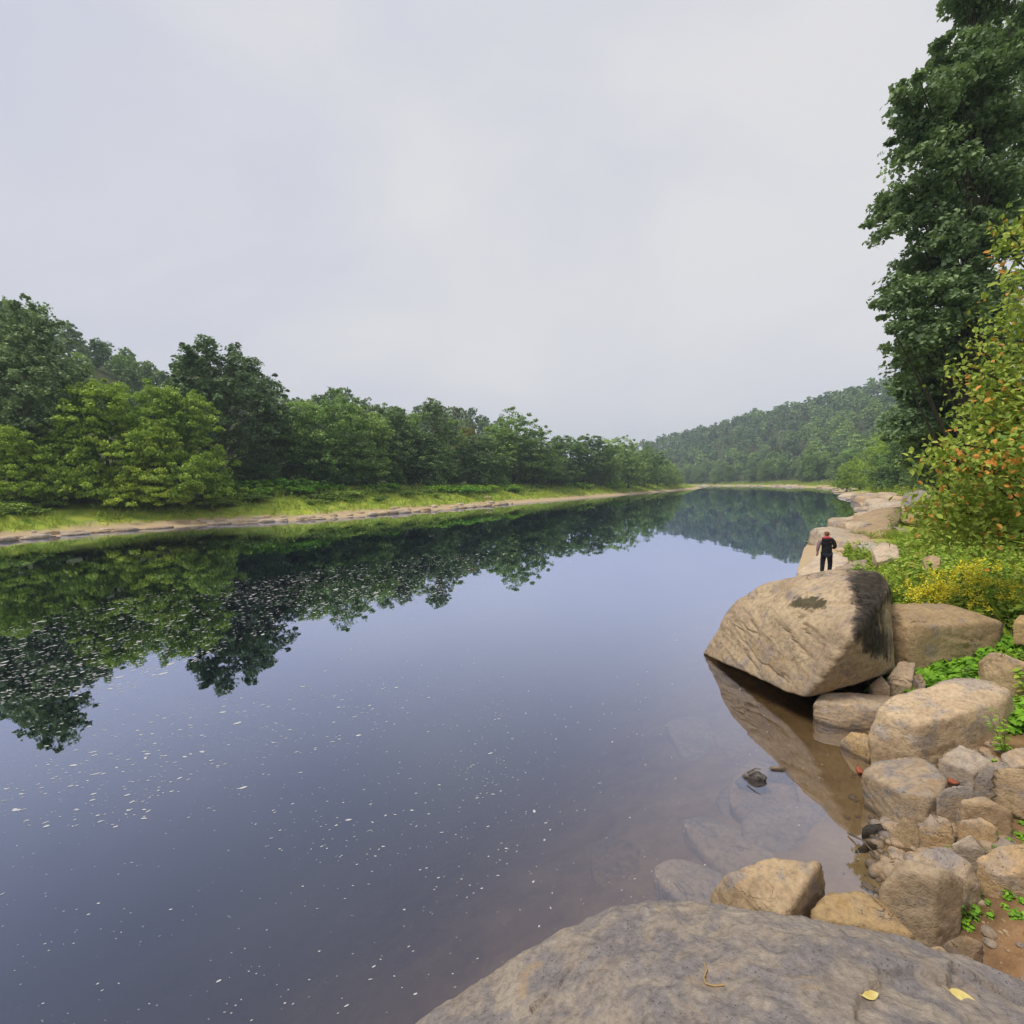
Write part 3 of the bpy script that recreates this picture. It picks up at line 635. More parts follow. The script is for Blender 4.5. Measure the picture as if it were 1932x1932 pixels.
def trunk_limbs(base, topz, r0, C, rng, nl=26, lean=(0, 0), r_end=.25, low=.25):
    n = 8; zz = np.linspace(0, topz, n); ln = np.array(lean)
    ax = np.c_[base[0] + ln[0] * (zz / topz) + .12 * np.sin(zz * .4), base[1] + ln[1] * (zz / topz) + .1 * np.cos(zz * .5), base[2] + zz]
    rd = r0 * (1 - (1 - r_end) * zz / topz); rd[0] *= 1.35
    parts = [tube(ax, rd, 8)]
    for k in rng.choice(len(C), min(nl, len(C)), replace=False):
        c = C[k]; t0 = np.clip((c[2] - base[2]) / topz - rng.uniform(.12, .3), low, .95); i = t0 * (n - 1); a = ax[int(i)] + (ax[min(int(i) + 1, n - 1)] - ax[int(i)]) * (i - int(i))
        mid = (a + c) / 2 + np.array([0, 0, .12 * np.linalg.norm(c - a)]) * rng.uniform(-.3, 1)
        tt = np.linspace(0, 1, 5)[:, None]; pts = (1 - tt) ** 2 * a + 2 * tt * (1 - tt) * mid + tt ** 2 * c
        rr = r0 * (1 - t0 * .7) * .26
        parts.append(tube(pts, np.linspace(rr, .02, 5), 5))
    return join(parts)
def tree_proto(seed, lobes, ncl, per, leaf, clR, trunk=(16, .3), flat=.55, nl=26, outer=.42, low=.25):
    rng = np.random.default_rng(seed); v, f, ti, al, C = crown(lobes, ncl, per, leaf, rng, clR, flat, outer)
    tv, tf = trunk_limbs((0, 0, -.4), trunk[0], trunk[1], C, rng, nl, low=low)
    return mesh_from('crown', v, f, False, {'tint': ti, 'alt': al}), mesh_from('trunk', tv, tf, True)
def mat_obj(name, me, mat, parent):
    """shared mesh, material carried by the object"""
    if len(me.materials) == 0: me.materials.append(M[mat])
    o = obj(name, me, None, parent); o.material_slots[0].link = 'OBJECT'; o.material_slots[0].material = M[mat]; return o
def plant_tree(name, proto, loc, s, rz, leafm, barkm, label, cat='tree', group=None, trunk_name='trunk', crown_name='crown'):
    r = empty(name, loc, rz, s)
    mat_obj(trunk_name, proto[1], barkm, r); mat_obj(crown_name, proto[0], leafm, r)
    return tag(r, label, cat, group)

# prototypes (metres, trees about 20 m tall)
rg = np.random.default_rng(5)
def rand_lobes(rng, n, z0, z1, rad, lobr):
    out = []
    for i in range(n):
        z = z0 + (z1 - z0) * (i + .5) / n; k = math.sin(math.pi * (.12 + .8 * (z - z0) / (z1 - z0))) ** .7
        a = rng.uniform(0, 6.28); r = rad * k * rng.uniform(.35, .75)
        out.append(((math.cos(a) * r, math.sin(a) * r, z), (lobr * k + .6, lobr * k + .6, lobr * .72 * k + .5)))
    return out
# 20 m high, 14 m broad forest tree with foliage to the ground
PA = tree_proto(11, rand_lobes(np.random.default_rng(1), 13, 2.5, 19, 5.2, 3.4), 430, 68, .27, .95)
PB = tree_proto(12, rand_lobes(np.random.default_rng(2), 12, 2.0, 18.5, 5.8, 3.3), 430, 68, .27, 1.0)
# tall sycamore: bare lower trunk, open tufted crown
PS = tree_proto(13, [((x, y, z), (r, r, r * .85)) for x, y, z, r in [(0, 0, 14.5, 4.2), (3.6, .5, 13, 3.0), (-3.7, -.4, 13.4, 3.1), (0, 3.4, 12, 3.2), (.3, -3.4, 12.5, 3.2), (1.4, 0, 17.9, 1.9), (-1.6, .5, 17.4, 1.9), (3, 1, 16, 2.0), (-3.2, -1, 15.9, 2.0), (5.2, -.5, 10.6, 2.2), (-5.2, .6, 10.2, 2.3), (0, 0, 9, 4), (2, -2, 7, 3), (-2, 2, 6.5, 3), (3, 2, 8, 2.6)]], 640, 48, .24, .6, (17, .42), .8, 70, .6)
# spreading maple: low wide layered crown
PM = tree_proto(14, [((math.cos(a) * r, math.sin(a) * r, z), (4.2, 4.2, 1.7)) for a, r, z in [(0, 4.5, 6), (1.3, 5, 4), (2.6, 4.8, 6.5), (3.8, 5, 4.5), (5, 4.6, 5.5), (.5, 3, 9), (2.2, 3, 10), (4.2, 3.2, 9), (1, 1, 12.5), (3.3, 1.5, 12), (5.7, 2, 11), (5.6, 5.5, 2.6), (4.4, 5.5, 2.4), (3.4, 6, 2.6), (0, 0, 8)]], 400, 72, .28, 1.1, (11, .28), .38, 26)
# slim lone tree: oval open crown on a long bare stem
PL1 = tree_proto(15, [((0, 0, 15.6), (2.7, 2.7, 3.4)), ((0, 0, 17.6), (1.7, 1.7, 1.8))], 210, 36, .2, .42, (18, .22), .8, 40, .4, .55)
# willow-like rounded tree
PW = tree_proto(16, [((0, 0, 11), (5.5, 5.5, 6.5)), ((2.5, 1, 7), (5, 5, 5)), ((-2.8, -1, 6.5), (5, 5, 5)), ((.5, -2, 15.5), (3, 3, 3)), ((0, 2, 4), (6, 6, 3.5))], 430, 68, .26, .95, (15, .3), .7)
# shrubs about 3 m
SH1 = tree_proto(17, [((0, 0, 1.3), (1.7, 1.7, 1.2)), ((1.3, .4, .9), (1.3, 1.3, .9)), ((-1.2, -.3, .9), (1.4, 1.4, .9))], 70, 42, .24, .5, (1.6, .05), .6, 12)
SH2 = tree_proto(18, [((0, 0, .8), (2.2, 1.9, .7)), ((1.6, 0, .6), (1.5, 1.5, .6)), ((-1.6, .4, .7), (1.5, 1.5, .7))], 70, 42, .22, .5, (1.0, .04), .5, 12)

# ------------------------------------------------------------------ trees on the left bank
def left_at(px, D):
    q = PD(px, hz_y(px), D); z = ground_z(q[None, :2])[0][0]; return np.array([q[0], q[1], z - .1])
PH = {'A': 20.2, 'B': 19.8, 'S': 20.3, 'M': 14.0, 'L': 20.0, 'W': 18.6}
PP = {'A': PA, 'B': PB, 'S': PS, 'M': PM, 'L': PL1, 'W': PW}
PWID = {'A': 14.5, 'B': 15, 'S': 14, 'M': 19, 'L': 6.2, 'W': 15}
def bank_D(px): return float(np.interp(px, [0, 200, 400, 600, 830, 1000, 1200, 1330], [48, 58, 66, 73, 95, 124, 191, 308]))
def ltree(px, topy, D, wpx, kind, leafm, label, group=None, barkm='bark', name='tree'):
    if px > 380: D = max(D, bank_D(px) + np.interp(px, [380, 600, 1000, 1300], [12, 21, 27, 8]) + (D * 7.3) % 9)
    b = left_at(px, D); h = (hz_y(px) - topy) / F * D + CAMH - b[2]; sz = h / PH[kind]
    sw = wpx / F * D / PWID[kind]
    return plant_tree(name, PP[kind], b, (sw, sw, sz), RNG.uniform(0, 6.28), leafm, barkm, label, 'tree', group)
G = 'trees crowding the grassy far bank'
ltree(62, 556, 66, 250, 'S', 'leaf_syc', 'tallest sycamore on the far bank with an open tufted dark crown', None, 'bark_pale', 'sycamore_tree')
ltree(428, 632, 84, 245, 'S', 'leaf_syc', 'tall sycamore standing above the yellow-green maples', None, 'bark_pale', 'sycamore_tree')
MG = 'yellow-green maples on the far bank'
for px, ty, D, w in [(205, 716, 68, 235), (340, 728, 71, 225), (20, 800, 60, 150), (150, 790, 65, 160), (290, 800, 68, 180)]:
    ltree(px, ty, D, w, 'M', 'leaf_light', 'broad yellow-green maple with layered branches on the far bank', MG, name='maple_tree')
DG = 'dark green trees behind the grassy far bank'
for px, ty, D, w, k, mt in [(-90, 660, 62, 200, 'A', 'leaf_dark'), (-20, 720, 74, 170, 'B', 'leaf_dark'), (110, 690, 80, 170, 'A', 'leaf_dark'), (330, 740, 92, 170, 'B', 'leaf_dark'), (490, 752, 86, 150, 'B', 'leaf_dark'), (540, 790, 80, 120, 'A', 'leaf_dark'),
                             (575, 748, 98, 130, 'A', 'leaf_mid'), (638, 742, 90, 170, 'W', 'leaf_mid'), (690, 762, 94, 140, 'A', 'leaf_mid'), (735, 758, 108, 110, 'B', 'leaf_dark'), (772, 770, 112, 90, 'A', 'leaf_mid'), (790, 810, 104, 120, 'B', 'leaf_dark'),
                             (845, 786, 118, 90, 'B', 'leaf_mid'), (905, 815, 126, 110, 'A', 'leaf_dark'), (940, 800, 140, 90, 'B', 'leaf_mid'), (1012, 798, 142, 110, 'W', 'leaf_mid'), (1050, 820, 150, 90, 'B', 'leaf_dark'), (1082, 818, 166, 80, 'A', 'leaf_mid'),
                             (1115, 816, 178, 80, 'B', 'leaf_dark'), (1150, 822, 190, 80, 'A', 'leaf_mid'), (1185, 824, 205, 80, 'W', 'leaf_mid'), (1215, 836, 225, 70, 'W', 'leaf_mid'), (1240, 848, 240, 66, 'B', 'leaf_mid'), (1258, 862, 258, 50, 'W', 'leaf_mid'), (1272, 878, 270, 36, 'W', 'leaf_mid'),
                             (610, 830, 84, 100, 'W', 'leaf_dark'), (710, 850, 92, 100, 'W', 'leaf_mid'), (1000, 850, 134, 90, 'W', 'leaf_dark'), (1120, 868, 165, 80, 'W', 'leaf_mid'), (860, 850, 112, 90, 'W', 'leaf_dark'), (1062, 862, 160, 80, 'W', 'leaf_mid'), (1090, 866, 176, 70, 'W', 'leaf_dark'), (1040, 858, 152, 80, 'W', 'leaf_dark'), (480, 845, 78, 110, 'W', 'leaf_dark'), (400, 860, 76, 100, 'W', 'leaf_dark')]:
    where = ('dark leafy tree behind the yellow-green maples and tallest sycamore' if px < 200 else 'dark tree standing between the tall sycamore and the maples' if px < 450 else 'shadowy tree just beyond the tall sycamore behind bright thickets' if px < 560
             else 'bushy green tree in the dense stand before the slim lone tree' if px < 750 else 'green tree crowding round the stem of the slim lone tree' if px < 870 else 'green tree beside the broad dome-crowned tree' if px < 1060
             else 'green tree in the even row past the dome-crowned tree' if px < 1200 else 'rounded tree on the tapering point of the far bank')
    ltree(px, ty, D, w, k, mt, where, 'far bank trees: ' + where, name='riverside_tree')
ltree(820, 748, 118, 62, 'L', 'leaf_syc', 'slim lone tree with see-through oval crown above the far treeline', None, 'bark_pale', 'slim_tree')
ltree(968, 774, 134, 150, 'W', 'leaf_mid', 'broad dome-crowned tree rising above the far treeline', None, name='dome_tree')
ltree(882, 800, 150, 60, 'A', 'leaf_gold', 'small yellowing tree peeping over the far treeline', None, name='yellowing_tree')
ltree(216, 648, 195, 46, 'M', 'leaf_syc', 'larger of two lone umbrella-topped trees on the hill crest', None, name='crest_tree')
ltree(287, 684, 205, 28, 'M', 'leaf_syc', 'smaller of two lone umbrella-topped trees on the hill crest', None, name='crest_tree')
# under-storey and shrubs in front of the trees
rg = np.random.default_rng(31)
SG = 'dark shrubs at the foot of the far trees'
for (q, a) in along(LEFT[4:14], 46, 250, 60, rg):
    nrm = np.array([-math.sin(a), math.cos(a)]); d = rg.uniform(16, 23); pp = q + nrm * d; z = ground_z(pp[None])[0][0]
    s = rg.uniform(.55, 1.1)
    plant_tree('shrub', SH1 if rg.random() < .6 else SH2, (pp[0], pp[1], z - .15), (s * 1.2, s * 1.2, s * 1.25), rg.uniform(0, 6.28), 'leaf_mid' if rg.random() < .5 else 'leaf_dark', 'bark', 'leafy shrub at the foot of the far bank trees', 'shrub', SG, 'stem', 'foliage')
for (q, a) in along(LEFT[4:13], 46, 150, 30, rg):
    pp = q + np.array([-math.sin(a), math.cos(a)]) * rg.uniform(7, 13); s = rg.uniform(.4, .8); z = ground_z(pp[None])[0][0]
    plant_tree('shrub', SH2, (pp[0], pp[1], z - .1), (s * 1.5, s * 1.5, s * .9), rg.uniform(0, 6.28), 'leaf_shrub', 'bark', 'low grey-green bush in the grass of the far bank', 'shrub', 'low bushes in the far bank grass', 'stem', 'foliage')
for (px, D, s) in [(640, 88, 1.2), (300, 70, 1.0), (380, 73, 1.2), (90, 62, .8), (470, 78, 1.0), (0, 56, .8), (210, 66, .8), (250, 68, .8), (330, 72, 1.0)]:
    b = left_at(px, D); plant_tree('shrub', SH2, b, (s * 1.3, s * 1.3, s * .8), rg.uniform(0, 6.28), 'leaf_shrub', 'bark', 'low grey-green bush in the grass of the far bank', 'shrub', 'low bushes in the far bank grass', 'stem', 'foliage')
for (px, D, s) in [(440, 82, 1.0), (490, 85, 1.3), (540, 88, 1.4), (590, 90, 1.3), (520, 83, 1.0), (570, 86, 1.0), (830, 112, 1.1), (870, 118, 1.3), (915, 126, 1.2), (720, 102, 1.0), (960, 136, 1.2), (1090, 172, 1.4), (1150, 192, 1.5)]:
    b = left_at(px, D); plant_tree('leafy_thicket', SH2, b, (s * 1.5, s * 1.5, s * .95), rg.uniform(0, 6.28), 'leaf_knot', 'bark', 'bright green leafy thicket on the slope under the far trees', 'shrub', 'bright green thickets on the far slope', 'stem', 'foliage')

# ------------------------------------------------------------------ wooded hills
def pick(n, x, y, cond):
    q = np.c_[RNG.uniform(*x, n), RNG.uniform(*y, n)]; z, d, l, i = ground_z(q); k = cond(q, d, l, i) & (z > 1); return q[k], z[k], d[k]
def hill_stuff(name, label, q, z, seed):
    rng = np.random.default_rng(seed); n = len(q); V = []; T = []; A = []
    protos = [crown(rand_lobes(np.random.default_rng(50 + s), 7, 3, 12, 3.2, 3.0), 56, 6, 1.15, np.random.default_rng(s), 1.15, .6, .3) for s in range(4)]
    for i in range(n):
        v, f, ti, al, _ = protos[rng.integers(4)]; s = rng.uniform(.8, 1.45); a = rng.uniform(0, 6.28); c, sn = math.cos(a) * s, math.sin(a) * s
        V.append(np.c_[v[:, 0] * c - v[:, 1] * sn + q[i, 0], v[:, 0] * sn + v[:, 1] * c + q[i, 1], v[:, 2] * s * rng.uniform(.85, 1.2) + z[i]])
        T.append(np.clip(ti * .6 + rng.uniform(-.15, .45), 0, 1)); A.append(np.full(len(ti), rng.uniform(0, 1)))
    V = np.concatenate(V); f = np.arange(len(V)).reshape(-1, 4)
    o = obj(name, mesh_from(name, V, f, False, {'tint': np.concatenate(T), 'alt': np.concatenate(A)}), M['leaf_hill'])
    return tag(o, label, 'forest', None, 'stuff')
def az_ok(q, lo, hi):
    x, y = proj(np.c_[q, np.full(len(q), 4.5)]); return (x > lo) & (x < hi) & (q[:, 1] > 20)
q, z, d = pick(5200, (60, 900), (60, 950), lambda q, d, l, i: (~l) & (~i) & (d > 24) & (d < 250) & az_ok(q, 1130, 1800) & (RNG.uniform(0, 1, len(q)) < np.where(q[:, 1] > 700, .5, 1)))
q, z = q[:1150], z[:1150]; o_ = np.argsort(np.hypot(q[:, 0], q[:, 1])); q, z = q[o_], z[o_]
HP = []
for k in range(4):
    cv, cf, ti, al, CC = crown(rand_lobes(np.random.default_rng(60 + k), 8, 3, 12.5, 3.4, 2.9), 170, 17, .62, np.random.default_rng(64 + k), 1.0, .6, .35)
    tv, tf = trunk_limbs((0, 0, -.5), 9, .2, CC, np.random.default_rng(k), 8)
    HP.append((mesh_from('crown', cv, cf, False, {'tint': ti, 'alt': al}), mesh_from('trunk', tv, tf, True)))
rg = np.random.default_rng(44)
for i in range(225):
    sc_ = rg.uniform(.65, 1.5); lm_ = ['leaf_mid', 'leaf_dark', 'leaf_shrub', 'leaf_gold'][rg.choice(4, p=[.42, .33, .2, .05])]
    plant_tree('hillside_tree', HP[rg.integers(4)], (q[i, 0], q[i, 1], z[i] - .2), (sc_, sc_, sc_ * rg.uniform(.9, 1.25)), rg.uniform(0, 6.28), lm_, 'bark', 'round-crowned tree on the lower slope of the wooded hill', 'tree', 'trees on the lower slope of the hill')
hill_stuff('hillside_forest', 'dense green forest covering the upper part of the long hill downriver', q[225:], z[225:], 3)
q, z, d = pick(3000, (-420, 80), (70, 420), lambda q, d, l, i: l & (~i) & (d > 95) & (d < 230) & az_ok(q, -150, 1000) & (q[:, 0] > -480))
q, z = q[:420], z[:420]; vis_ = az_ok(q, 150, 360)
for i in np.where(vis_)[0][:72]:
    sc_ = rg.uniform(.55, .85); plant_tree('hillside_tree', HP[rg.integers(4)], (q[i, 0], q[i, 1], z[i] - .2), (sc_, sc_, sc_ * rg.uniform(.9, 1.2)), rg.uniform(0, 6.28), ['leaf_mid', 'leaf_dark'][rg.integers(2)], 'bark', 'hazy tree on the hill seen between the two sycamores', 'tree', 'trees on the hill behind the sycamores')
q, z = q[~vis_][:220], z[~vis_][:220]
hill_stuff('hillside_forest', 'hazy forest on the hill behind the far bank trees', q, z, 4)
# the trees one can tell apart: along the far shore of the hill
rg = np.random.default_rng(41)
for (q, a) in along(RIGHT[21:27], 190, 520, 46, rg):
    nrm = np.array([math.sin(a), -math.cos(a)]); pp = q + nrm * rg.uniform(11, 24); z = ground_z(pp[None])[0][0]
    if pp[1] < 170: continue
    s = rg.uniform(.62, .95); k = rg.choice(['A', 'B', 'W'])
    plant_tree('shore_tree', PP[k], (pp[0], pp[1], z - .2), (s, s, s * rg.uniform(.9, 1.1)), rg.uniform(0, 6.28), rg.choice(['leaf_mid', 'leaf_mid', 'leaf_dark', 'leaf_shrub']), 'bark', 'round green tree along the shore at the foot of the wooded hill', 'tree', 'trees along the shore under the hill')
for px, ty, D, w, mt in [(1598, 866, 150, 44, 'leaf_light'), (1622, 858, 156, 50, 'leaf_light'), (1650, 832, 140, 62, 'leaf_mid'), (1672, 806, 128, 80, 'leaf_light'), (1700, 822, 112, 90, 'leaf_mid'), (1660, 856, 122, 60, 'leaf_mid'), (1735, 800, 100, 100, 'leaf_dark'), (1760, 830, 84, 110, 'leaf_mid'), (1800, 790, 74, 160, 'leaf_dark')]:
    b = left_at(px, D); h = (hz_y(px) - ty) / F * D + CAMH - b[2]; sw = w / F * D / 14.5
    plant_tree('bank_tree', PW if mt == 'leaf_light' else PA, b, (sw, sw, h / 19), RNG.uniform(0, 6.28), mt, 'bark', 'bright yellow-green tree at the bend of the near bank' if mt == 'leaf_light' else 'leafy tree behind the pale ledges of the near bank', 'tree', 'yellow-green trees at the bend' if mt == 'leaf_light' else 'trees behind the pale ledges')

# ------------------------------------------------------------------ the tall trees at the right
def px_lobes(L, D, base, jit, rng, shrink=1.0):
    out = []
    for x, y, r in L:
        c = PD(x, y, D + rng.uniform(-jit, jit)) - base; rr = r / F * D * shrink; out.append((c, (rr, rr, rr * .8)))
    return out
def right_tree(label, D, px0, L, ncl, per, leaf, clR, seed, jit=2.2, r0=.42):
    rng = np.random.default_rng(seed); b = left_at(px0, D)
    lob = px_lobes(L, D, b, jit, rng, .86); v, f, ti, al, C = crown(lob, ncl, per, leaf, rng, clR, .62, .5)
    topz = max(c[2] for c, _ in lob); tv, tf = trunk_limbs((0, 0, -.5), topz, r0, C, rng, 70, low=.1)
    r = empty('riverside_oak', b)
    obj('trunk', mesh_from('trunk', tv, tf, True), M['bark'], r); obj('crown', mesh_from('crown', v, f, False, {'tint': ti, 'alt': al}), M['leaf_right'], r)
    return tag(r, label, 'tree')
L1 = [(1870, -60, 70), (1850, 20, 46), (1900, 60, 70), (1790, 115, 52), (1850, 140, 70), (1740, 190, 55), (1800, 220, 70), (1730, 260, 45), (1870, 250, 80), (1760, 310, 60), (1680, 380, 48), (1660, 430, 30), (1740, 390, 60), (1820, 350, 80), (1890, 380, 80), (1780, 450, 60), (1850, 460, 80), (1730, 510, 55), (1700, 560, 46), (1790, 560, 75), (1860, 560, 80), (1725, 630, 55), (1800, 650, 80), (1740, 690, 55)]
right_tree('towering dark green tree reaching out over the near bank', 28, 1815, L1, 900, 80, .185, .7, 71)
L2 = [(1715, 720, 48), (1712, 800, 44), (1740, 640, 50), (1790, 700, 70), (1850, 690, 80), (1730, 740, 46), (1760, 790, 62), (1830, 780, 80), (1725, 820, 36), (1745, 860, 50), (1800, 850, 70), (1860, 850, 80), (1770, 890, 40)]
right_tree('dense dark green tree with boughs sweeping low to the bank', 33, 1800, L2, 500, 90, .21, .8, 72, 2.0, .3)
L3 = [(1960, 60, 120), (1990, 200, 130), (1960, 330, 110), (2000, 480, 130), (1960, 620, 110), (2000, 760, 120), (1950, 860, 90)]
right_tree('dark tree behind the turning sapling on the near bank', 37, 1980, L3, 170, 90, .32, 1.4, 73, 3, .4)

# ------------------------------------------------------------------ the sapling with turning leaves
def leaf_shape(rng, fold=.25):
    v = np.array([(0, 0, 0), (.5, .42, fold * .5), (.5, -.42, fold * .5), (1.05, .3, fold * .35), (1.05, -.3, fold * .35), (1.45, 0, -.12), (.5, 0, 0), (1.05, 0, -.03)])
    f3 = np.array([(0, 6, 1), (0, 2, 6), (3, 7, 5), (7, 4, 5)]); f4 = np.array([(6, 7, 3, 1), (2, 4, 7, 6)])
    return v - [.1, 0, 0], f3, f4
def sapling():
    rng = np.random.default_rng(81); D0 = 10.6; b = left_at(1990, D0)
    L = [(1945, 440, 50), (1935, 530, 65), (1920, 620, 74), (1900, 700, 84), (1935, 760, 90), (1885, 800, 82), (1855, 850, 70), (1800, 875, 46), (1765, 880, 26), (1900, 880, 90), (1830, 920, 70), (1790, 945, 62), (1756, 955, 34), (1870, 960, 80), (1930, 960, 80), (1780, 985, 60), (1850, 1000, 55), (1900, 1005, 50), (1760, 1000, 40)]
    lob = px_lobes(L, D0, b, 1.0, rng)
    r = empty('sapling', b)
    w = np.array([np.prod(q[1]) ** .8 for q in lob]); w /= w.sum(); n = 8600
    k = rng.choice(len(lob), 520, p=w); d = rng.normal(size=(520, 3)); d /= np.linalg.norm(d, axis=1)[:, None]
    C = np.array([lob[i][0] for i in k]) + d * (rng.uniform(0, 1, 520) ** .5)[:, None] * np.array([lob[i][1] for i in k])
    tv, tf = trunk_limbs((0, 0, -.3), 6.6, .042, C, rng, 70, (.6, 0), .2, .3)
    obj('trunk', mesh_from('trunk', tv, tf, True), M['bark'], r)
    # twigs carry leaves
    idx = rng.integers(0, 520, n); tw = rng.normal(size=(520, 3)); tw[:, 2] *= .5; tw /= np.linalg.norm(tw, axis=1)[:, None]
    c = C[idx] + tw[idx] * rng.uniform(-.42, .42, n)[:, None] + rng.normal(size=(n, 3)) * .13
    ax = rng.normal(size=(n, 3)) + np.array([-.2, -.3, -.35]); ax /= np.linalg.norm(ax, axis=1)[:, None]
    up = rng.normal(size=(n, 3)) * .6 + np.array([0, -.35, .8]); sd_ = np.cross(up, ax); sd_ /= np.linalg.norm(sd_, axis=1)[:, None]; nr = np.cross(ax, sd_)
    s = rng.uniform(.065, .115, n); ct = rng.uniform(0, 1, 520)
    lv, f3, f4 = leaf_shape(rng)
    tint = np.clip(.3 * ct[idx] + .7 * rng.uniform(0, 1, n), 0, 1)
    # warm colour comes in by twig
    alt = np.clip(.5 * rng.uniform(0, 1, 520)[idx] + .5 * rng.uniform(0, 1, n) + .1, 0, 1)
    depth = (c + b) @ np.array([0, 1, 0]); order = np.argsort(depth - 2 * (np.abs(proj(c + b)[0] - 1850) < 85))
    big = order[:300]; rest = order[300:]
    V = c[rest][:, None] + s[rest][:, None, None] * (lv[None, :, :1] * ax[rest][:, None] + lv[None, :, 1:2] * sd_[rest][:, None] + lv[None, :, 2:] * nr[rest][:, None])
    o = (np.arange(len(rest)) * 8)[:, None, None]
    fo = mesh_from('foliage', V.reshape(-1, 3), [(f3[None] + o).reshape(-1, 3), (f4[None] + o).reshape(-1, 4)], False, {'tint': np.repeat(tint[rest], 8), 'alt': np.repeat(alt[rest], 8)})
    tag(obj('foliage', fo, M['leaf_autumn'], r), kind='stuff')
    shared = []
    for j in range(12):
        shared.append(mesh_from('leaf', lv, [f3, f4], False, {'tint': np.full(8, rng.uniform(0, 1)), 'alt': np.full(8, 1.0 if j < 3 else .3)})); shared[-1].materials.append(M['leaf_autumn'])
    for i in big:
        lo = obj('leaf', shared[rng.integers(12)], None, r)
        mm = np.eye(4); mm[:3, 0] = ax[i] * s[i]; mm[:3, 1] = sd_[i] * s[i]; mm[:3, 2] = nr[i] * s[i]; mm[:3, 3] = c[i]
        lo.matrix_local = Matrix(mm.tolist())
    tag(r, 'small tree with green leaves turning yellow and orange on the near bank', 'tree')
sapling()

# ------------------------------------------------------------------ weeds, grass, flowers
def blade_tuft(rng, n, h, spread):
    V = []; 
    for i in range(n):
        a = rng.uniform(0, 6.28); r = spread * rng.uniform(0, 1) ** .5; b = np.array([math.cos(a) * r, math.sin(a) * r, 0]); hh = h * rng.uniform(.5, 1.1)
        ln = np.array([math.cos(a + rng.normal(0, .8)), math.sin(a + rng.normal(0, .8)), 0]) * hh * rng.uniform(.15, .6); w = np.array([-math.sin(a * 3), math.cos(a * 3), 0]) * (.012 + .008 * rng.random()) * max(1, h)
        V += [b - w, b + w, b + ln * .45 + [0, 0, hh * .65] + w * .7, b + ln + [0, 0, hh]]
    return np.array(V), np.arange(n * 4).reshape(n, 4)
def leafy_weed(rng, h, nleaf, ls):
    pts = []; nr = []
    for i in range(nleaf):
        z = h * rng.uniform(.12, 1); a = rng.uniform(0, 6.28); r = ls * rng.uniform(.5, 1.6) * (1.3 - .6 * z / h); pts.append((math.cos(a) * r, math.sin(a) * r, z)); nr.append((math.cos(a) * .5, math.sin(a) * .5, .8))
    v, f = leaf_quads(np.array(pts), np.array(nr) / .95, np.full(nleaf, ls), rng, 1.6)
    return v, f
def scatter(protos, q, z, s, rng, tint_noise=.25):
    V = []; F_ = []; T = []; A = []; o = 0
    for i in range(len(q)):
        v, f = protos[rng.integers(len(protos))]; a = rng.uniform(0, 6.28); k = s[i]; c, sn = math.cos(a) * k, math.sin(a) * k
        V.append(np.c_[v[:, 0] * c - v[:, 1] * sn + q[i, 0], v[:, 0] * sn + v[:, 1] * c + q[i, 1], v[:, 2] * k + z[i]]); F_.append(f + o); o += len(v)
        b = .5 + .5 * T_fn(q[i]); T.append(np.clip(b * .6 + rng.uniform(-.2, .4) + rng.normal(0, tint_noise, len(f)), 0, 1).repeat(4)); A.append((.6 * rng.uniform(0, 1) + .4 * rng.uniform(0, 1, len(f))).repeat(4))
    return np.concatenate(V), np.concatenate(F_), np.concatenate(T), np.concatenate(A)
def T_fn(q): return float(perlin(np.array([[q[0] * .5, q[1] * .5, 2.]]))[0])
def clear_of_rocks(q, k=.85):
    ok = np.ones(len(q), bool)
    for cx, cy, ex, ey, _ in FOOT: ok &= ((q[:, 0] - cx) / (ex * k)) ** 2 + ((q[:, 1] - cy) / (ey * k)) ** 2 > 1
    return ok
rng = np.random.default_rng(91)
def weeds_at(n, x, y, cond):
    q = np.c_[rng.uniform(*x, n), rng.uniform(*y, n)]; z, d, l, i = ground_z(q)
    k = cond(q, d) & (~i) & (~l) & clear_of_rocks(q); return q[k], z[k], d[k]
tufts = [blade_tuft(rng, 16, 1.0, .2) for _ in range(5)]
weedp = [leafy_weed(rng, .55, 34, .075) for _ in range(5)] + [leafy_weed(rng, .8, 40, .09) for _ in range(3)]
near = lambda q, d: (d > 1.9) & (q[:, 1] > 6.3) & (d < 14)
q, z, d = weeds_at(5600, (5.5, 26), (6, 26), near); q, z = q[:2600], z[:2600]
v, f, ti, al = scatter(weedp, q, z - .03, rng.uniform(.5, 1.15, len(q)), rng)
tag(obj('weeds', mesh_from('weeds', v, f, False, {'tint': ti, 'alt': al}), M['weed']), 'tangle of green leafy weeds covering the near bank', 'weeds', None, 'stuff')
q, z, d = weeds_at(6000, (6, 40), (7, 45), lambda q, d: (d > 2.2) & (d < 16)); q, z = q[:2200], z[:2200]
v, f, ti, al = scatter(tufts, q, z - .03, rng.uniform(.3, .7, len(q)), rng)
tag(obj('grass', mesh_from('grass', v, f, False, {'tint': ti, 'alt': al}), M['weed']), 'long green grass growing among the near bank weeds', 'grass', None, 'stuff')
q, z, d = weeds_at(3600, (20, 95), (26, 130), lambda q, d: (d > 6) & (d < 22)); q, z = q[:1200], z[:1200]
v, f, ti, al = scatter(weedp, q, z - .05, rng.uniform(1.2, 2.6, len(q)), rng)
tag(obj('weeds', mesh_from('weeds', v, f, False, {'tint': ti, 'alt': al}), M['weed']), 'low scrub lining the near bank below the tall dark trees', 'weeds', None, 'stuff')
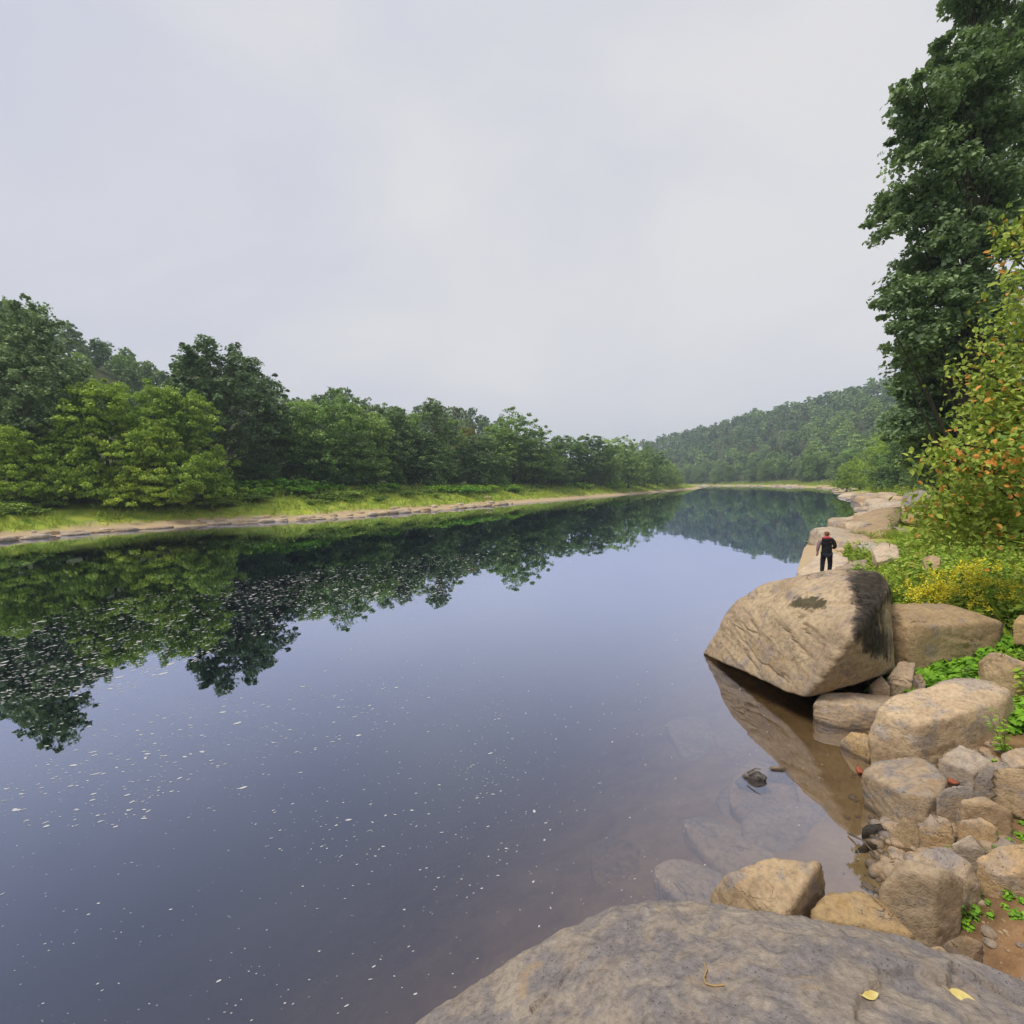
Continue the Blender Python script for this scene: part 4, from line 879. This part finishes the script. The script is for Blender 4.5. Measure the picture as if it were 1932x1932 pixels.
# short bright ground cover round the sunken boulder, and tufts by the path
gc = []
for (px, py, zz, n, sp) in [(1790, 1268, .8, 230, .6), (1830, 1230, .9, 200, .7), (1765, 1296, .7, 120, .4), (1850, 1290, .8, 80, .4), (1900, 1310, 1.1, 70, .4), (1885, 1415, .8, 26, .2), (1905, 1498, .7, 26, .25), (1800, 1700, .3, 14, .12), (1812, 1735, .3, 8, .1), (1850, 1810, .45, 8, .08), (1840, 1570, .5, 20, .2), (1900, 1560, .65, 30, .28), (1880, 1690, .5, 22, .3), (1700, 1250, .85, 40, .3)]:
    c = P(px, py, zz)[:2]; gc.append(c + rng.normal(size=(n, 2)) * sp * .6)
gc = np.concatenate(gc); gc = gc[clear_of_rocks(gc, .62)]; z, d, l, i = ground_z(gc); k = ~i; gc, z = gc[k], z[k]
cover = [leafy_weed(rng, .22, 26, .06) for _ in range(4)]
v, f, ti, al = scatter(cover, gc, z - .02, rng.uniform(.6, 1.2, len(gc)) * np.where(gc[:, 1] > 6.8, 1.25, .4), rng)
tag(obj('ground_cover', mesh_from('ground_cover', v, f, False, {'tint': np.clip(ti + .15, 0, 1), 'alt': al * .6}), M['leaf_knot']), 'short bright green plants growing between the boulders', 'plants', None, 'stuff')
# goldenrod: stems with yellow plumes
def goldenrod(px, py, zz, rng, k):
    c = P(px, py, zz)[:2]; z = ground_z(c[None])[0][0]; r = empty('goldenrod', (c[0], c[1], z - .03))
    vs, fs, vb, fb = [], [], [], []; parts = []; blo = []
    for s in range(7):
        a = rng.uniform(0, 6.28); h = rng.uniform(.6, .95); b = np.array([math.cos(a), math.sin(a), 0]) * rng.uniform(.02, .22); tip = b * 1.5 + [0, 0, h]
        parts.append(tube([b, (b + tip) / 2 + [0, 0, .03], tip], [.006, .005, .003], 4)); 
        for j in range(10):
            tt = rng.uniform(.1, .8); pz = b + (tip - b) * tt; a2 = rng.uniform(0, 6.28); w, _ = leaf_quads((pz + .05 * np.array([math.cos(a2), math.sin(a2), .2]))[None], np.array([[math.cos(a2) * .4, math.sin(a2) * .4, .85]]), np.array([.085]), rng, 1.9); vb.append(w)
        e = rng.normal(size=(34, 3)) * np.array([.045, .045, .06]) + tip; w, _ = leaf_quads(e, rng.normal(size=(34, 3)) * .5 + [0, 0, .8], np.full(34, .035), rng, 1); blo.append(w)
    tv, tf = join(parts); obj('stem', mesh_from('stem', tv, tf), M['weed'], r)
    vb = np.concatenate(vb); obj('foliage', mesh_from('foliage', vb, np.arange(len(vb)).reshape(-1, 4), False, {'tint': np.repeat(rng.uniform(.2, 1, len(vb) // 4), 4), 'alt': np.zeros(len(vb))}), M['weed'], r)
    bl = np.concatenate(blo); obj('flower_plume', mesh_from('flower_plume', bl, np.arange(len(bl)).reshape(-1, 4)), M['bloom'], r)['kind'] = 'stuff'
    tag(r, 'weed clump with yellow flower plumes on the near bank', 'flowers', 'yellow flowering clumps on the near bank')
rg = np.random.default_rng(95)
for k in range(26):
    if k < 10: x, y = rg.normal(1748, 26), rg.normal(1108, 11)
    elif k < 20: x, y = rg.normal(1815, 34), rg.normal(1094, 13)
    else: x, y = rg.uniform(1830, 1925), rg.uniform(1085, 1150)
    goldenrod(x, y + 14, 1.55, rg, k)
# broad-leaved plants one can tell apart
def broad_plant(label, px, py, zz, h, n, ls, rng, mat='leaf_knot'):
    c = P(px, py, zz)[:2]; z = ground_z(c[None])[0][0]; r = empty('leafy_plant', (c[0], c[1], z - .04))
    lv, f3, f4 = leaf_shape(rng); V = []; parts = []
    for s in range(max(3, n // 14)):
        a = rng.uniform(0, 6.28); tip = np.array([math.cos(a) * h * .3, math.sin(a) * h * .3, h * rng.uniform(.7, 1.05)]); parts.append(tube([(0, 0, 0), tip * .5 + [0, 0, .05 * h], tip], [.008, .006, .003], 4))
        for j in range(14):
            tt = rng.uniform(.25, 1.02); pz = tip * tt; a2 = rng.uniform(0, 6.28); ax = np.array([math.cos(a2), math.sin(a2), rng.uniform(-.3, .4)]); ax /= np.linalg.norm(ax); sd_ = np.cross([0, 0, 1], ax); sd_ /= np.linalg.norm(sd_); nr = np.cross(ax, sd_); s_ = ls * rng.uniform(.6, 1.2)
            V.append(pz + ax * .03 + s_ * (lv[:, :1] * ax + lv[:, 1:2] * sd_ + lv[:, 2:] * nr))
    tv, tf = join(parts); obj('stem', mesh_from('stem', tv, tf), M['weed'], r)
    V = np.array(V); o = (np.arange(len(V)) * 8)[:, None, None]
    obj('foliage', mesh_from('foliage', V.reshape(-1, 3), [(f3[None] + o).reshape(-1, 3), (f4[None] + o).reshape(-1, 4)], False, {'tint': np.repeat(rng.uniform(.1, 1, len(V)), 8), 'alt': np.zeros(len(V) * 8)}), M[mat], r)
    tag(r, label, 'plant')
broad_plant('leafy green sapling growing beside the broad slanting slab', 1900, 1405, .75, .62, 70, .055, rg)
broad_plant('dark green broad-leaved plant in front of the flat-topped block', 1822, 1268, .95, .42, 60, .07, rg, 'leaf_shrub')
broad_plant('dark leafy plant beside the black-stained boulder', 1695, 1150, 1.5, .7, 90, .07, rg, 'leaf_shrub')
broad_plant('leafy bush growing on the pale ledges', 1690, 990, 1.2, 1.6, 90, .16, rg, 'leaf_shrub')

# grass of the left bank and of the far shore
def bank_grass(name, label, line, y0, y1, n, d0, d1, s0, s1, side, seed):
    rg = np.random.default_rng(seed); Q_ = []
    for (q, a) in along(line, y0, y1, n, rg):
        nrm = np.array([-math.sin(a), math.cos(a)]) * side; Q_.append(q + nrm * rg.uniform(d0, d1))
    Q_ = np.array(Q_); z, d, l, i = ground_z(Q_); k = ~i; Q_, z = Q_[k], z[k]
    tf = [blade_tuft(rg, 14, 1.0, .55) for _ in range(5)]
    for w in tf: pass
    v, f, ti, al = scatter(tf, Q_, z - .05, rg.uniform(s0, s1, len(Q_)), rg)
    return tag(obj(name, mesh_from(name, v, f, False, {'tint': ti, 'alt': al}), M['grass_l']), label, 'grass', None, 'stuff')
bank_grass('grass', 'yellow-green grass covering the slope of the far bank', LEFT[4:14], 40, 300, 6500, 2.6, 18, .45, 1.0, 1, 51)
bank_grass('grass', 'grassy fringe behind the gravel shore under the hill', RIGHT[20:27], 120, 470, 1600, 6, 16, .8, 1.6, -1, 52)

rg = np.random.default_rng(53); Q_ = []
for (q, a) in along(LEFT[4:14], 40, 300, 900, rg):
    Q_.append(q + np.array([-math.sin(a), math.cos(a)]) * (3 + 13 * rg.random() ** .8))
Q_ = np.array(Q_); z, d, l, i = ground_z(Q_); k = (~i) & (perlin(np.c_[Q_ * .12, np.zeros(len(Q_))]) > -.15); Q_, z = Q_[k], z[k]
v, f, ti, al = scatter(weedp, Q_, z - .05, rg.uniform(.9, 2.2, len(Q_)), rg)
tag(obj('weeds', mesh_from('weeds', v, f, False, {'tint': ti, 'alt': al}), M['weed']), 'patches of taller green weeds in the far bank grass', 'weeds', None, 'stuff')

# ------------------------------------------------------------------ small things
m, t, o_ = new_mat('broken_brick'); bsdf(t, o_, ramp(t, noise(t, pos(t), 30, 5, .7), [(.3, (.26, .07, .035)), (.7, (.42, .14, .08))]), .9, noise(t, pos(t), 60, 4), .6, .006); M['brick'] = m
def brick(px, py, z, sc, rz, label):
    c = P(px, py, z); g = np.array([(x, y, zz) for x in (-.1, .1) for y in (-.05, .05) for zz in (-.032, .032)]); g[0] += .03; g[5] -= .025; g[7] -= [.03, .02, 0]
    me, cc, e = rock_mesh('brick', g * sc, 3, 24, .03, 2, 4); o = obj('brick', me, M['brick'], None, c + cc); o.rotation_euler = (.2, -.15, rz); tag(o, label, 'brick')
brick(1802, 1473, .56, 1.0, .4, 'red brick fragment lodged below the peaked grey-brown rock')
brick(1622, 1453, .02, .8, 1.2, 'reddish brick fragment half sunk in the brown shallows')
m, t, o_ = new_mat('fallen_leaf'); bsdf(t, o_, ramp(t, noise(t, pos(t), 40, 3), [(.3, (.55, .42, .12)), (.7, (.72, .6, .24))]), .7); M['fallen'] = m
def fallen(zx, zy, ln, rz, label):
    c = P(772.8 + .6 * zx, 1449 + .6 * zy, 2.66)
    for _ in range(5): c = P(772.8 + .6 * zx, 1449 + .6 * zy, slab_z(c[0], c[1]) + .004)
    n = 9; u = np.linspace(0, 1, n); w = .3 * np.sin(np.pi * u ** .8) ** .9
    v = np.concatenate([np.c_[u - .5, w, .06 * w + .05 * (u - .5) ** 2], np.c_[u - .5, u * 0, .05 * (u - .5) ** 2], np.c_[u - .5, -w, .06 * w + .05 * (u - .5) ** 2]]) * ln
    f = np.array([(i, i + 1, n + i + 1, n + i) for i in range(n - 1)] + [(n + i, n + i + 1, 2 * n + i + 1, 2 * n + i) for i in range(n - 1)])
    st, sf = tube([(-.5 * ln, 0, .001), (-.62 * ln, .03 * ln, .004), (-.74 * ln, .02 * ln, .006)], [.0012, .001, .0008], 4)
    e = empty('fallen_leaf', c, rz); obj('blade', mesh_from('blade', v, f, True), M['fallen'], e); obj('stalk', mesh_from('stalk', st, sf), M['fallen'], e)
    tag(e, label, 'leaf')
fallen(1448, 712, .062, .1, 'yellow fallen leaf on the edge of the flaking layer')
fallen(1740, 718, .075, -.6, 'longer yellow fallen leaf on the bare part of the grey slab')
m, t, o_ = new_mat('dead_stem'); bsdf(t, o_, (.42, .28, .12), .8); M['twig'] = m
def twig(zpts, label):
    pts = []
    for a, b in zpts:
        c = P(772.8 + .6 * a, 1449 + .6 * b, 2.66)
        for _ in range(4): c = P(772.8 + .6 * a, 1449 + .6 * b, slab_z(c[0], c[1]) + .005)
        pts.append(c)
    pts = np.array(pts); c = pts.mean(0); v, f = tube(pts - c, np.full(len(pts), .0028), 5); tag(obj('twig', mesh_from('twig', v, f, True), M['twig'], None, c), label, 'twig')
twig([(925, 610), (935, 635), (925, 660), (932, 678), (960, 685), (990, 682)], 'curled dry tan stem lying on the grey slab')
# small stones on the shore and the path
def pebbles(name, label, n, fn, r0, r1, seed, mat):
    rg = np.random.default_rng(seed); u, f = ico(2); V = []; o = 0
    for i in range(n):
        c = fn(rg); r = r0 * (r1 / r0) ** rg.uniform(0, 1); v = u * r * np.array([1, rg.uniform(.6, 1), rg.uniform(.4, .7)]) * (1 + .22 * perlin(u * 1.3 + i))[:, None]; v = v @ _rz(rg.uniform(0, 6.28)).T
        V.append(v + [c[0], c[1], ground_z(np.array([c[:2]]))[0][0] + r * .15])
    V = np.concatenate(V); ff = (f[None] + (np.arange(n) * len(u))[:, None, None]).reshape(-1, 3)
    return tag(obj(name, mesh_from(name, V, ff, True), M[mat]), label, 'pebbles', None, 'stuff')
def shore_pt(rg):
    k = rg.integers(5, 11); a, b = RIGHT[k], RIGHT[k + 1]; q = a + (b - a) * rg.uniform(0, 1); return q + np.array([1, -.55]) * rg.uniform(-.35, .9)
pebbles('pebbles', 'loose pebbles and small stones along the water edge', 240, shore_pt, .015, .09, 61, 'rock')
def pile_pt(rg): return P(rg.uniform(1650, 1900), rg.uniform(1430, 1640), .3)
pebbles('pebbles', 'fist-sized stones filling the gaps of the rock pile', 340, pile_pt, .035, .14, 63, 'rock_grey')
def path_pt(rg): return P(rg.uniform(1760, 1932), rg.uniform(1560, 1880), .5)
pebbles('pebbles', 'small pale pebbles scattered over the dirt path', 150, path_pt, .006, .025, 62, 'rock_tan')
# driftwood sticks
m, t, o_ = new_mat('driftwood'); bsdf(t, o_, ramp(t, noise(t, pos(t, (20, 20, 4)), 1, 4), [(.3, (.06, .045, .03)), (.7, (.2, .16, .12))]), .9); M['drift'] = m
def stick(a, b, r, label):
    a, b = np.array(a), np.array(b); c = (a + b) / 2; mid = np.array([.02, .01, .03]); v, f = tube([a - c, mid, b - c], [r, r * .8, r * .5], 6); tag(obj('driftwood', mesh_from('driftwood', v, f, True), M['drift'], None, c), label, 'stick')
stick(P(1600, 1572, .02), P(1650, 1610, .06), .012, 'thin dark stick at the water edge by the wet black stone')
stick(P(1410, 1458, .1), P(1436, 1451, .2), .01, 'short twig caught on the little rock in the shallows')
# dead branch by the ledges over the water
stick(P(1520, 1018, .1), P(1552, 1012, .5), .04, 'dead branch poking out over the water from the lower ledge')

# foam flecks drifting on the river
def foam():
    rg = np.random.default_rng(77); pts = []
    def add(n, poly, s):
        poly = np.array(poly, float); lo, hi = poly.min(0), poly.max(0); c = 0
        q = np.c_[rg.uniform(lo[0], hi[0], n * 3), rg.uniform(lo[1], hi[1], n * 3)]; q = q[in_poly(q, poly)][:n]
        for x, y in q: pts.append((P(x, y, 0), s))
    add(2900, [(0, 1190), (0, 1330), (250, 1300), (480, 1200), (760, 1150), (1000, 1075), (1250, 1030), (1290, 1000), (1100, 1010), (800, 1050), (560, 1080), (330, 1110), (120, 1150)], 1.0)
    add(1100, [(400, 1130), (560, 1080), (800, 1050), (960, 1040), (900, 1110), (600, 1150)], 1.0)
    add(650, [(0, 1300), (0, 1560), (250, 1560), (420, 1450), (700, 1400), (900, 1250), (500, 1300)], .75)
    add(750, [(250, 1250), (1250, 1080), (1330, 1150), (1300, 1350), (900, 1700), (500, 1600)], .5)
    add(430, [(0, 1500), (1300, 1400), (1350, 1650), (1200, 1700), (900, 1850), (700, 1932), (0, 1932)], .34)
    add(150, [(900, 1300), (960, 1330), (1000, 1440), (960, 1500), (880, 1520), (850, 1470), (870, 1400)], .35)
    add(60, [(1340, 1260), (1400, 1290), (1560, 1400), (1630, 1500), (1500, 1600), (1380, 1450)], .35)
    V = []; Fc = []; o = 0; fl = math.atan2(.85, .5)
    for c, s in pts:
        L = s * .029 * math.exp(rg.normal(0, .45)); D = c[1]; L *= .7 + .03 * min(D, 60); w = L * rg.uniform(.22, .6); a = fl + rg.normal(0, .35) - (.7 if D < 12 and c[0] < 0 else 0); n = 7
        th = np.arange(n) * 6.283 / n; r = rg.uniform(.7, 1.15, n)
        x, y = np.cos(th) * r * L, np.sin(th) * r * w
        V.append(np.vstack([np.c_[c[0] + x * math.cos(a) - y * math.sin(a), c[1] + x * math.sin(a) + y * math.cos(a), np.full(n, .003)], [(c[0], c[1], .003 + .12 * w)]]))
        Fc.append(np.c_[np.arange(n), (np.arange(n) + 1) % n, np.full(n, n)] + o); o += n + 1
    m, t, out = new_mat('foam'); bsdf(t, out, (.5, .5, .49), .9)
    tag(obj('foam', mesh_from('foam', np.concatenate(V), np.concatenate(Fc), True), m), 'white foam flecks drifting in streaks on the river', 'foam', None, 'stuff')
foam()

# ------------------------------------------------------------------ the person on the boulder
def flat_mat(name, col, rough=.9, sc=60):
    m, t, o_ = new_mat(name); n = noise(t, pos(t), sc, 3); bsdf(t, o_, mix(t, n, tuple(x * .75 for x in col), tuple(min(1, x * 1.2) for x in col)), rough, n, .3, .004); return m
M['skin'] = flat_mat('skin', (.5, .3, .22), .6); M['black'] = flat_mat('black_cloth', (.012, .012, .016)); M['navy'] = flat_mat('navy_cloth', (.016, .017, .03)); M['mauve'] = flat_mat('mauve_knit', (.3, .21, .24)); M['pink'] = flat_mat('pink_hood_cloth', (.55, .09, .12)); M['hair'] = flat_mat('auburn_hair', (.2, .085, .035), .6, 120); M['shoe'] = flat_mat('dark_shoe', (.03, .028, .028))
def skinned(name, verts, edges, rad, mat, parent, root=0, sub=2):
    me = bpy.data.meshes.new(name); me.from_pydata([tuple(v) for v in verts], edges, []); me.materials.append(mat)
    o = bpy.data.objects.new(name, me); COL.objects.link(o); o.parent = parent
    md = o.modifiers.new('skin', 'SKIN'); md.use_smooth_shade = True
    for i, s in enumerate(me.skin_vertices[0].data):
        r = rad[i]; s.radius = (r, r) if np.isscalar(r) else r; s.use_root = (i == root)
    o.modifiers.new('sub', 'SUBSURF').render_levels = sub; o.modifiers['sub'].levels = sub
    return o
def person():
    r = empty('person', (0, 0, 0)); 
    # figure faces +Y (away from the camera); metres for a height of 1.5
    hip, ch, nk, hd, tp = (0, 0, .76), (0, 0, 1.10), (0, .01, 1.25), (0, .03, 1.34), (0, .03, 1.45)
    V = [hip, (0, 0, .93), ch, nk, hd, tp]; E_ = [(0, 1), (1, 2), (2, 3), (3, 4), (4, 5)]; Rr = [(.135, .10), (.12, .09), (.145, .095), (.05, .05), (.082, .092), (.06, .066)]
    def chain(start, pts, rr):
        p = start
        for q, k in zip(pts, rr): V.append(q); Rr.append(k); E_.append((p, len(V) - 1)); p = len(V) - 1
        return p
    sL, eL, wL = (-.17, 0, 1.18), (-.24, -.02, .94), (-.265, .03, .73)
    sR, eR, wR = (.17, 0, 1.18), (.235, -.03, .95), (.17, .16, .88)
    for s, e, w, d in ((sL, eL, wL, (-.02, .02, -1)), (sR, eR, wR, (-.4, .9, -.1))):
        wi = chain(2, [s, e, w], [.055, .044, .032]); d = np.array(d) / np.linalg.norm(d); pal = np.array(w) + d * .055; pi = chain(wi, [tuple(pal)], [(.034, .018)])
        side = np.cross(d, [0, 0, 1.0] if abs(d[2]) < .8 else [0, 1.0, 0]); side /= np.linalg.norm(side); cur = np.cross(side, d)
        for j, ln in enumerate((.058, .068, .062, .048)):
            b = pal + side * (j - 1.5) * .017; chain(pi, [tuple(b + d * .02), tuple(b + d * ln * .75 + cur * .006), tuple(b + d * ln * 1.1 + cur * .022)], [.0085, .008, .0065])
        b = np.array(w) + d * .03 + side * .03; chain(wi, [tuple(b), tuple(b + side * .018 + d * .03)], [.0105, .008])
    lg = []
    for s, fx_, fy_ in ((-1, -.125, 0), (1, .085, .06)):
        a = chain(0, [(s * .075, 0, .69), (s * .085 + fx_ * .2, .02 + fy_ * .5, .4), (fx_, -.01 + fy_, .075), (fx_ + s * .012, .13 + fy_, .03)], [.088, .058, .036, .034]); lg.append((s, fx_, fy_))
    skinned('body', V, E_, Rr, M['skin'], r)
    # clothing
    jv = [(0, 0, .66), (0, 0, .78), (0, 0, .95), (0, -.005, 1.12), (0, 0, 1.205), sL, (-.24, -.02, .97), sR, (.235, -.03, .97)]
    skinned('jacket', jv[:5] + [(-.13, 0, 1.175), (.13, 0, 1.175), (.19, -.01, 1.12), eR, (.185, .12, .89)], [(0, 1), (1, 2), (2, 3), (3, 4), (4, 5), (4, 6), (6, 7), (7, 8), (8, 9)], [(.168, .125), (.165, .125), (.15, .115), (.17, .12), (.1, .085), .075, .075, .07, .06, .048], M['black'], r, 1)
    skinned('sleeve', [(-.165, 0, 1.165), (-.205, -.01, 1.06), eL, (-.262, .025, .76)], [(0, 1), (1, 2), (2, 3)], [.072, .064, .056, .044], M['mauve'], r)
    skinned('trousers', [(0, 0, .76), (-.08, 0, .68), (-.11, .02, .4), (-.125, -.01, .09), (.08, 0, .68), (.105, .05, .4), (.085, .05, .09)], [(0, 1), (1, 2), (2, 3), (0, 4), (4, 5), (5, 6)], [(.15, .115), .1, .076, .062, .1, .076, .062], M['navy'], r)
    for s, fx_, fy_ in lg: skinned('shoe', [(fx_, -.035 + fy_, .045), (fx_ + s * .008, .06 + fy_, .042), (fx_ + s * .014, .145 + fy_, .032)], [(0, 1), (1, 2)], [.046, .045, .034], M['shoe'], r)
    skinned('hood', [(-.115, .03, 1.215), (-.075, -.055, 1.24), (0, -.09, 1.255), (.075, -.055, 1.24), (.115, .03, 1.215), (0, -.085, 1.31)], [(0, 1), (1, 2), (2, 3), (3, 4), (2, 5)], [.034, .05, .062, .05, .034, .05], M['pink'], r, 2)
    skinned('hair', [(0, .0, 1.30), (0, .005, 1.39), (0, .02, 1.455), (-.05, -.005, 1.34), (.05, -.005, 1.34), (0, -.06, 1.35)], [(0, 1), (1, 2), (1, 3), (1, 4), (1, 5)], [.07, .088, .062, .05, .05, .045], M['hair'], r, 1)
    for s in (-1, 1):
        obj('ear', mesh_from('ear', ico(2)[0] * [.012, .02, .03] + [s * .088, .04, 1.345], ico(2)[1], True), M['skin'], r)
    obj('nose', mesh_from('nose', ico(2)[0] * [.014, .022, .022] + [0, .125, 1.335], ico(2)[1], True), M['skin'], r)
    tag(r, 'person in a dark jacket with pink hood standing on the stained boulder, seen from behind', 'person')
    # stand on the boulder's surface
    dg = bpy.context.evaluated_depsgraph_get(); ob = BIG; x, y = PERSON_AT[0], PERSON_AT[1]
    z = None
    hit, loc, nrm, _ = ob.ray_cast(Vector((x - ob.location.x, y - ob.location.y, 8)), Vector((0, 0, -1)))
    z = loc.z + ob.location.z if hit else PERSON_AT[2]
    r.location = (x, y, z - .02); r.rotation_euler = (0, 0, -math.atan2(x, y) * .9)
    print('PERSON z', z, 'wanted', PERSON_AT, proj(np.array([x, y, z])))
person()

# ------------------------------------------------------------------ haze
hm = bpy.data.materials.new('haze'); hm.use_nodes = True; t = hm.node_tree; t.nodes.clear(); out = N(t, 'ShaderNodeOutputMaterial')
pv = N(t, 'ShaderNodeVolumePrincipled'); pv.inputs['Color'].default_value = (.74, .86, 1, 1); pv.inputs['Density'].default_value = .00048; pv.inputs['Anisotropy'].default_value = .0
t.links.new(pv.outputs[0], out.inputs['Volume'])
ztop = max(GZ.max() + 25, 48)
x0, x1, y0, y1 = -1520, 1520, -620, 1820
v = [(x, y, z) for z in (-9.5, ztop) for (x, y) in ((x0, y0), (x1, y0), (x1, y1), (x0, y1))]
tag(obj('haze', mesh_from('haze', v, wf), hm), kind='stuff')
print('TRIS', sum(sum(len(p_.vertices) - 2 for p_ in me.polygons) if len(me.polygons) < 200 else len(me.loops) - 2 * len(me.polygons) for me in bpy.data.meshes))
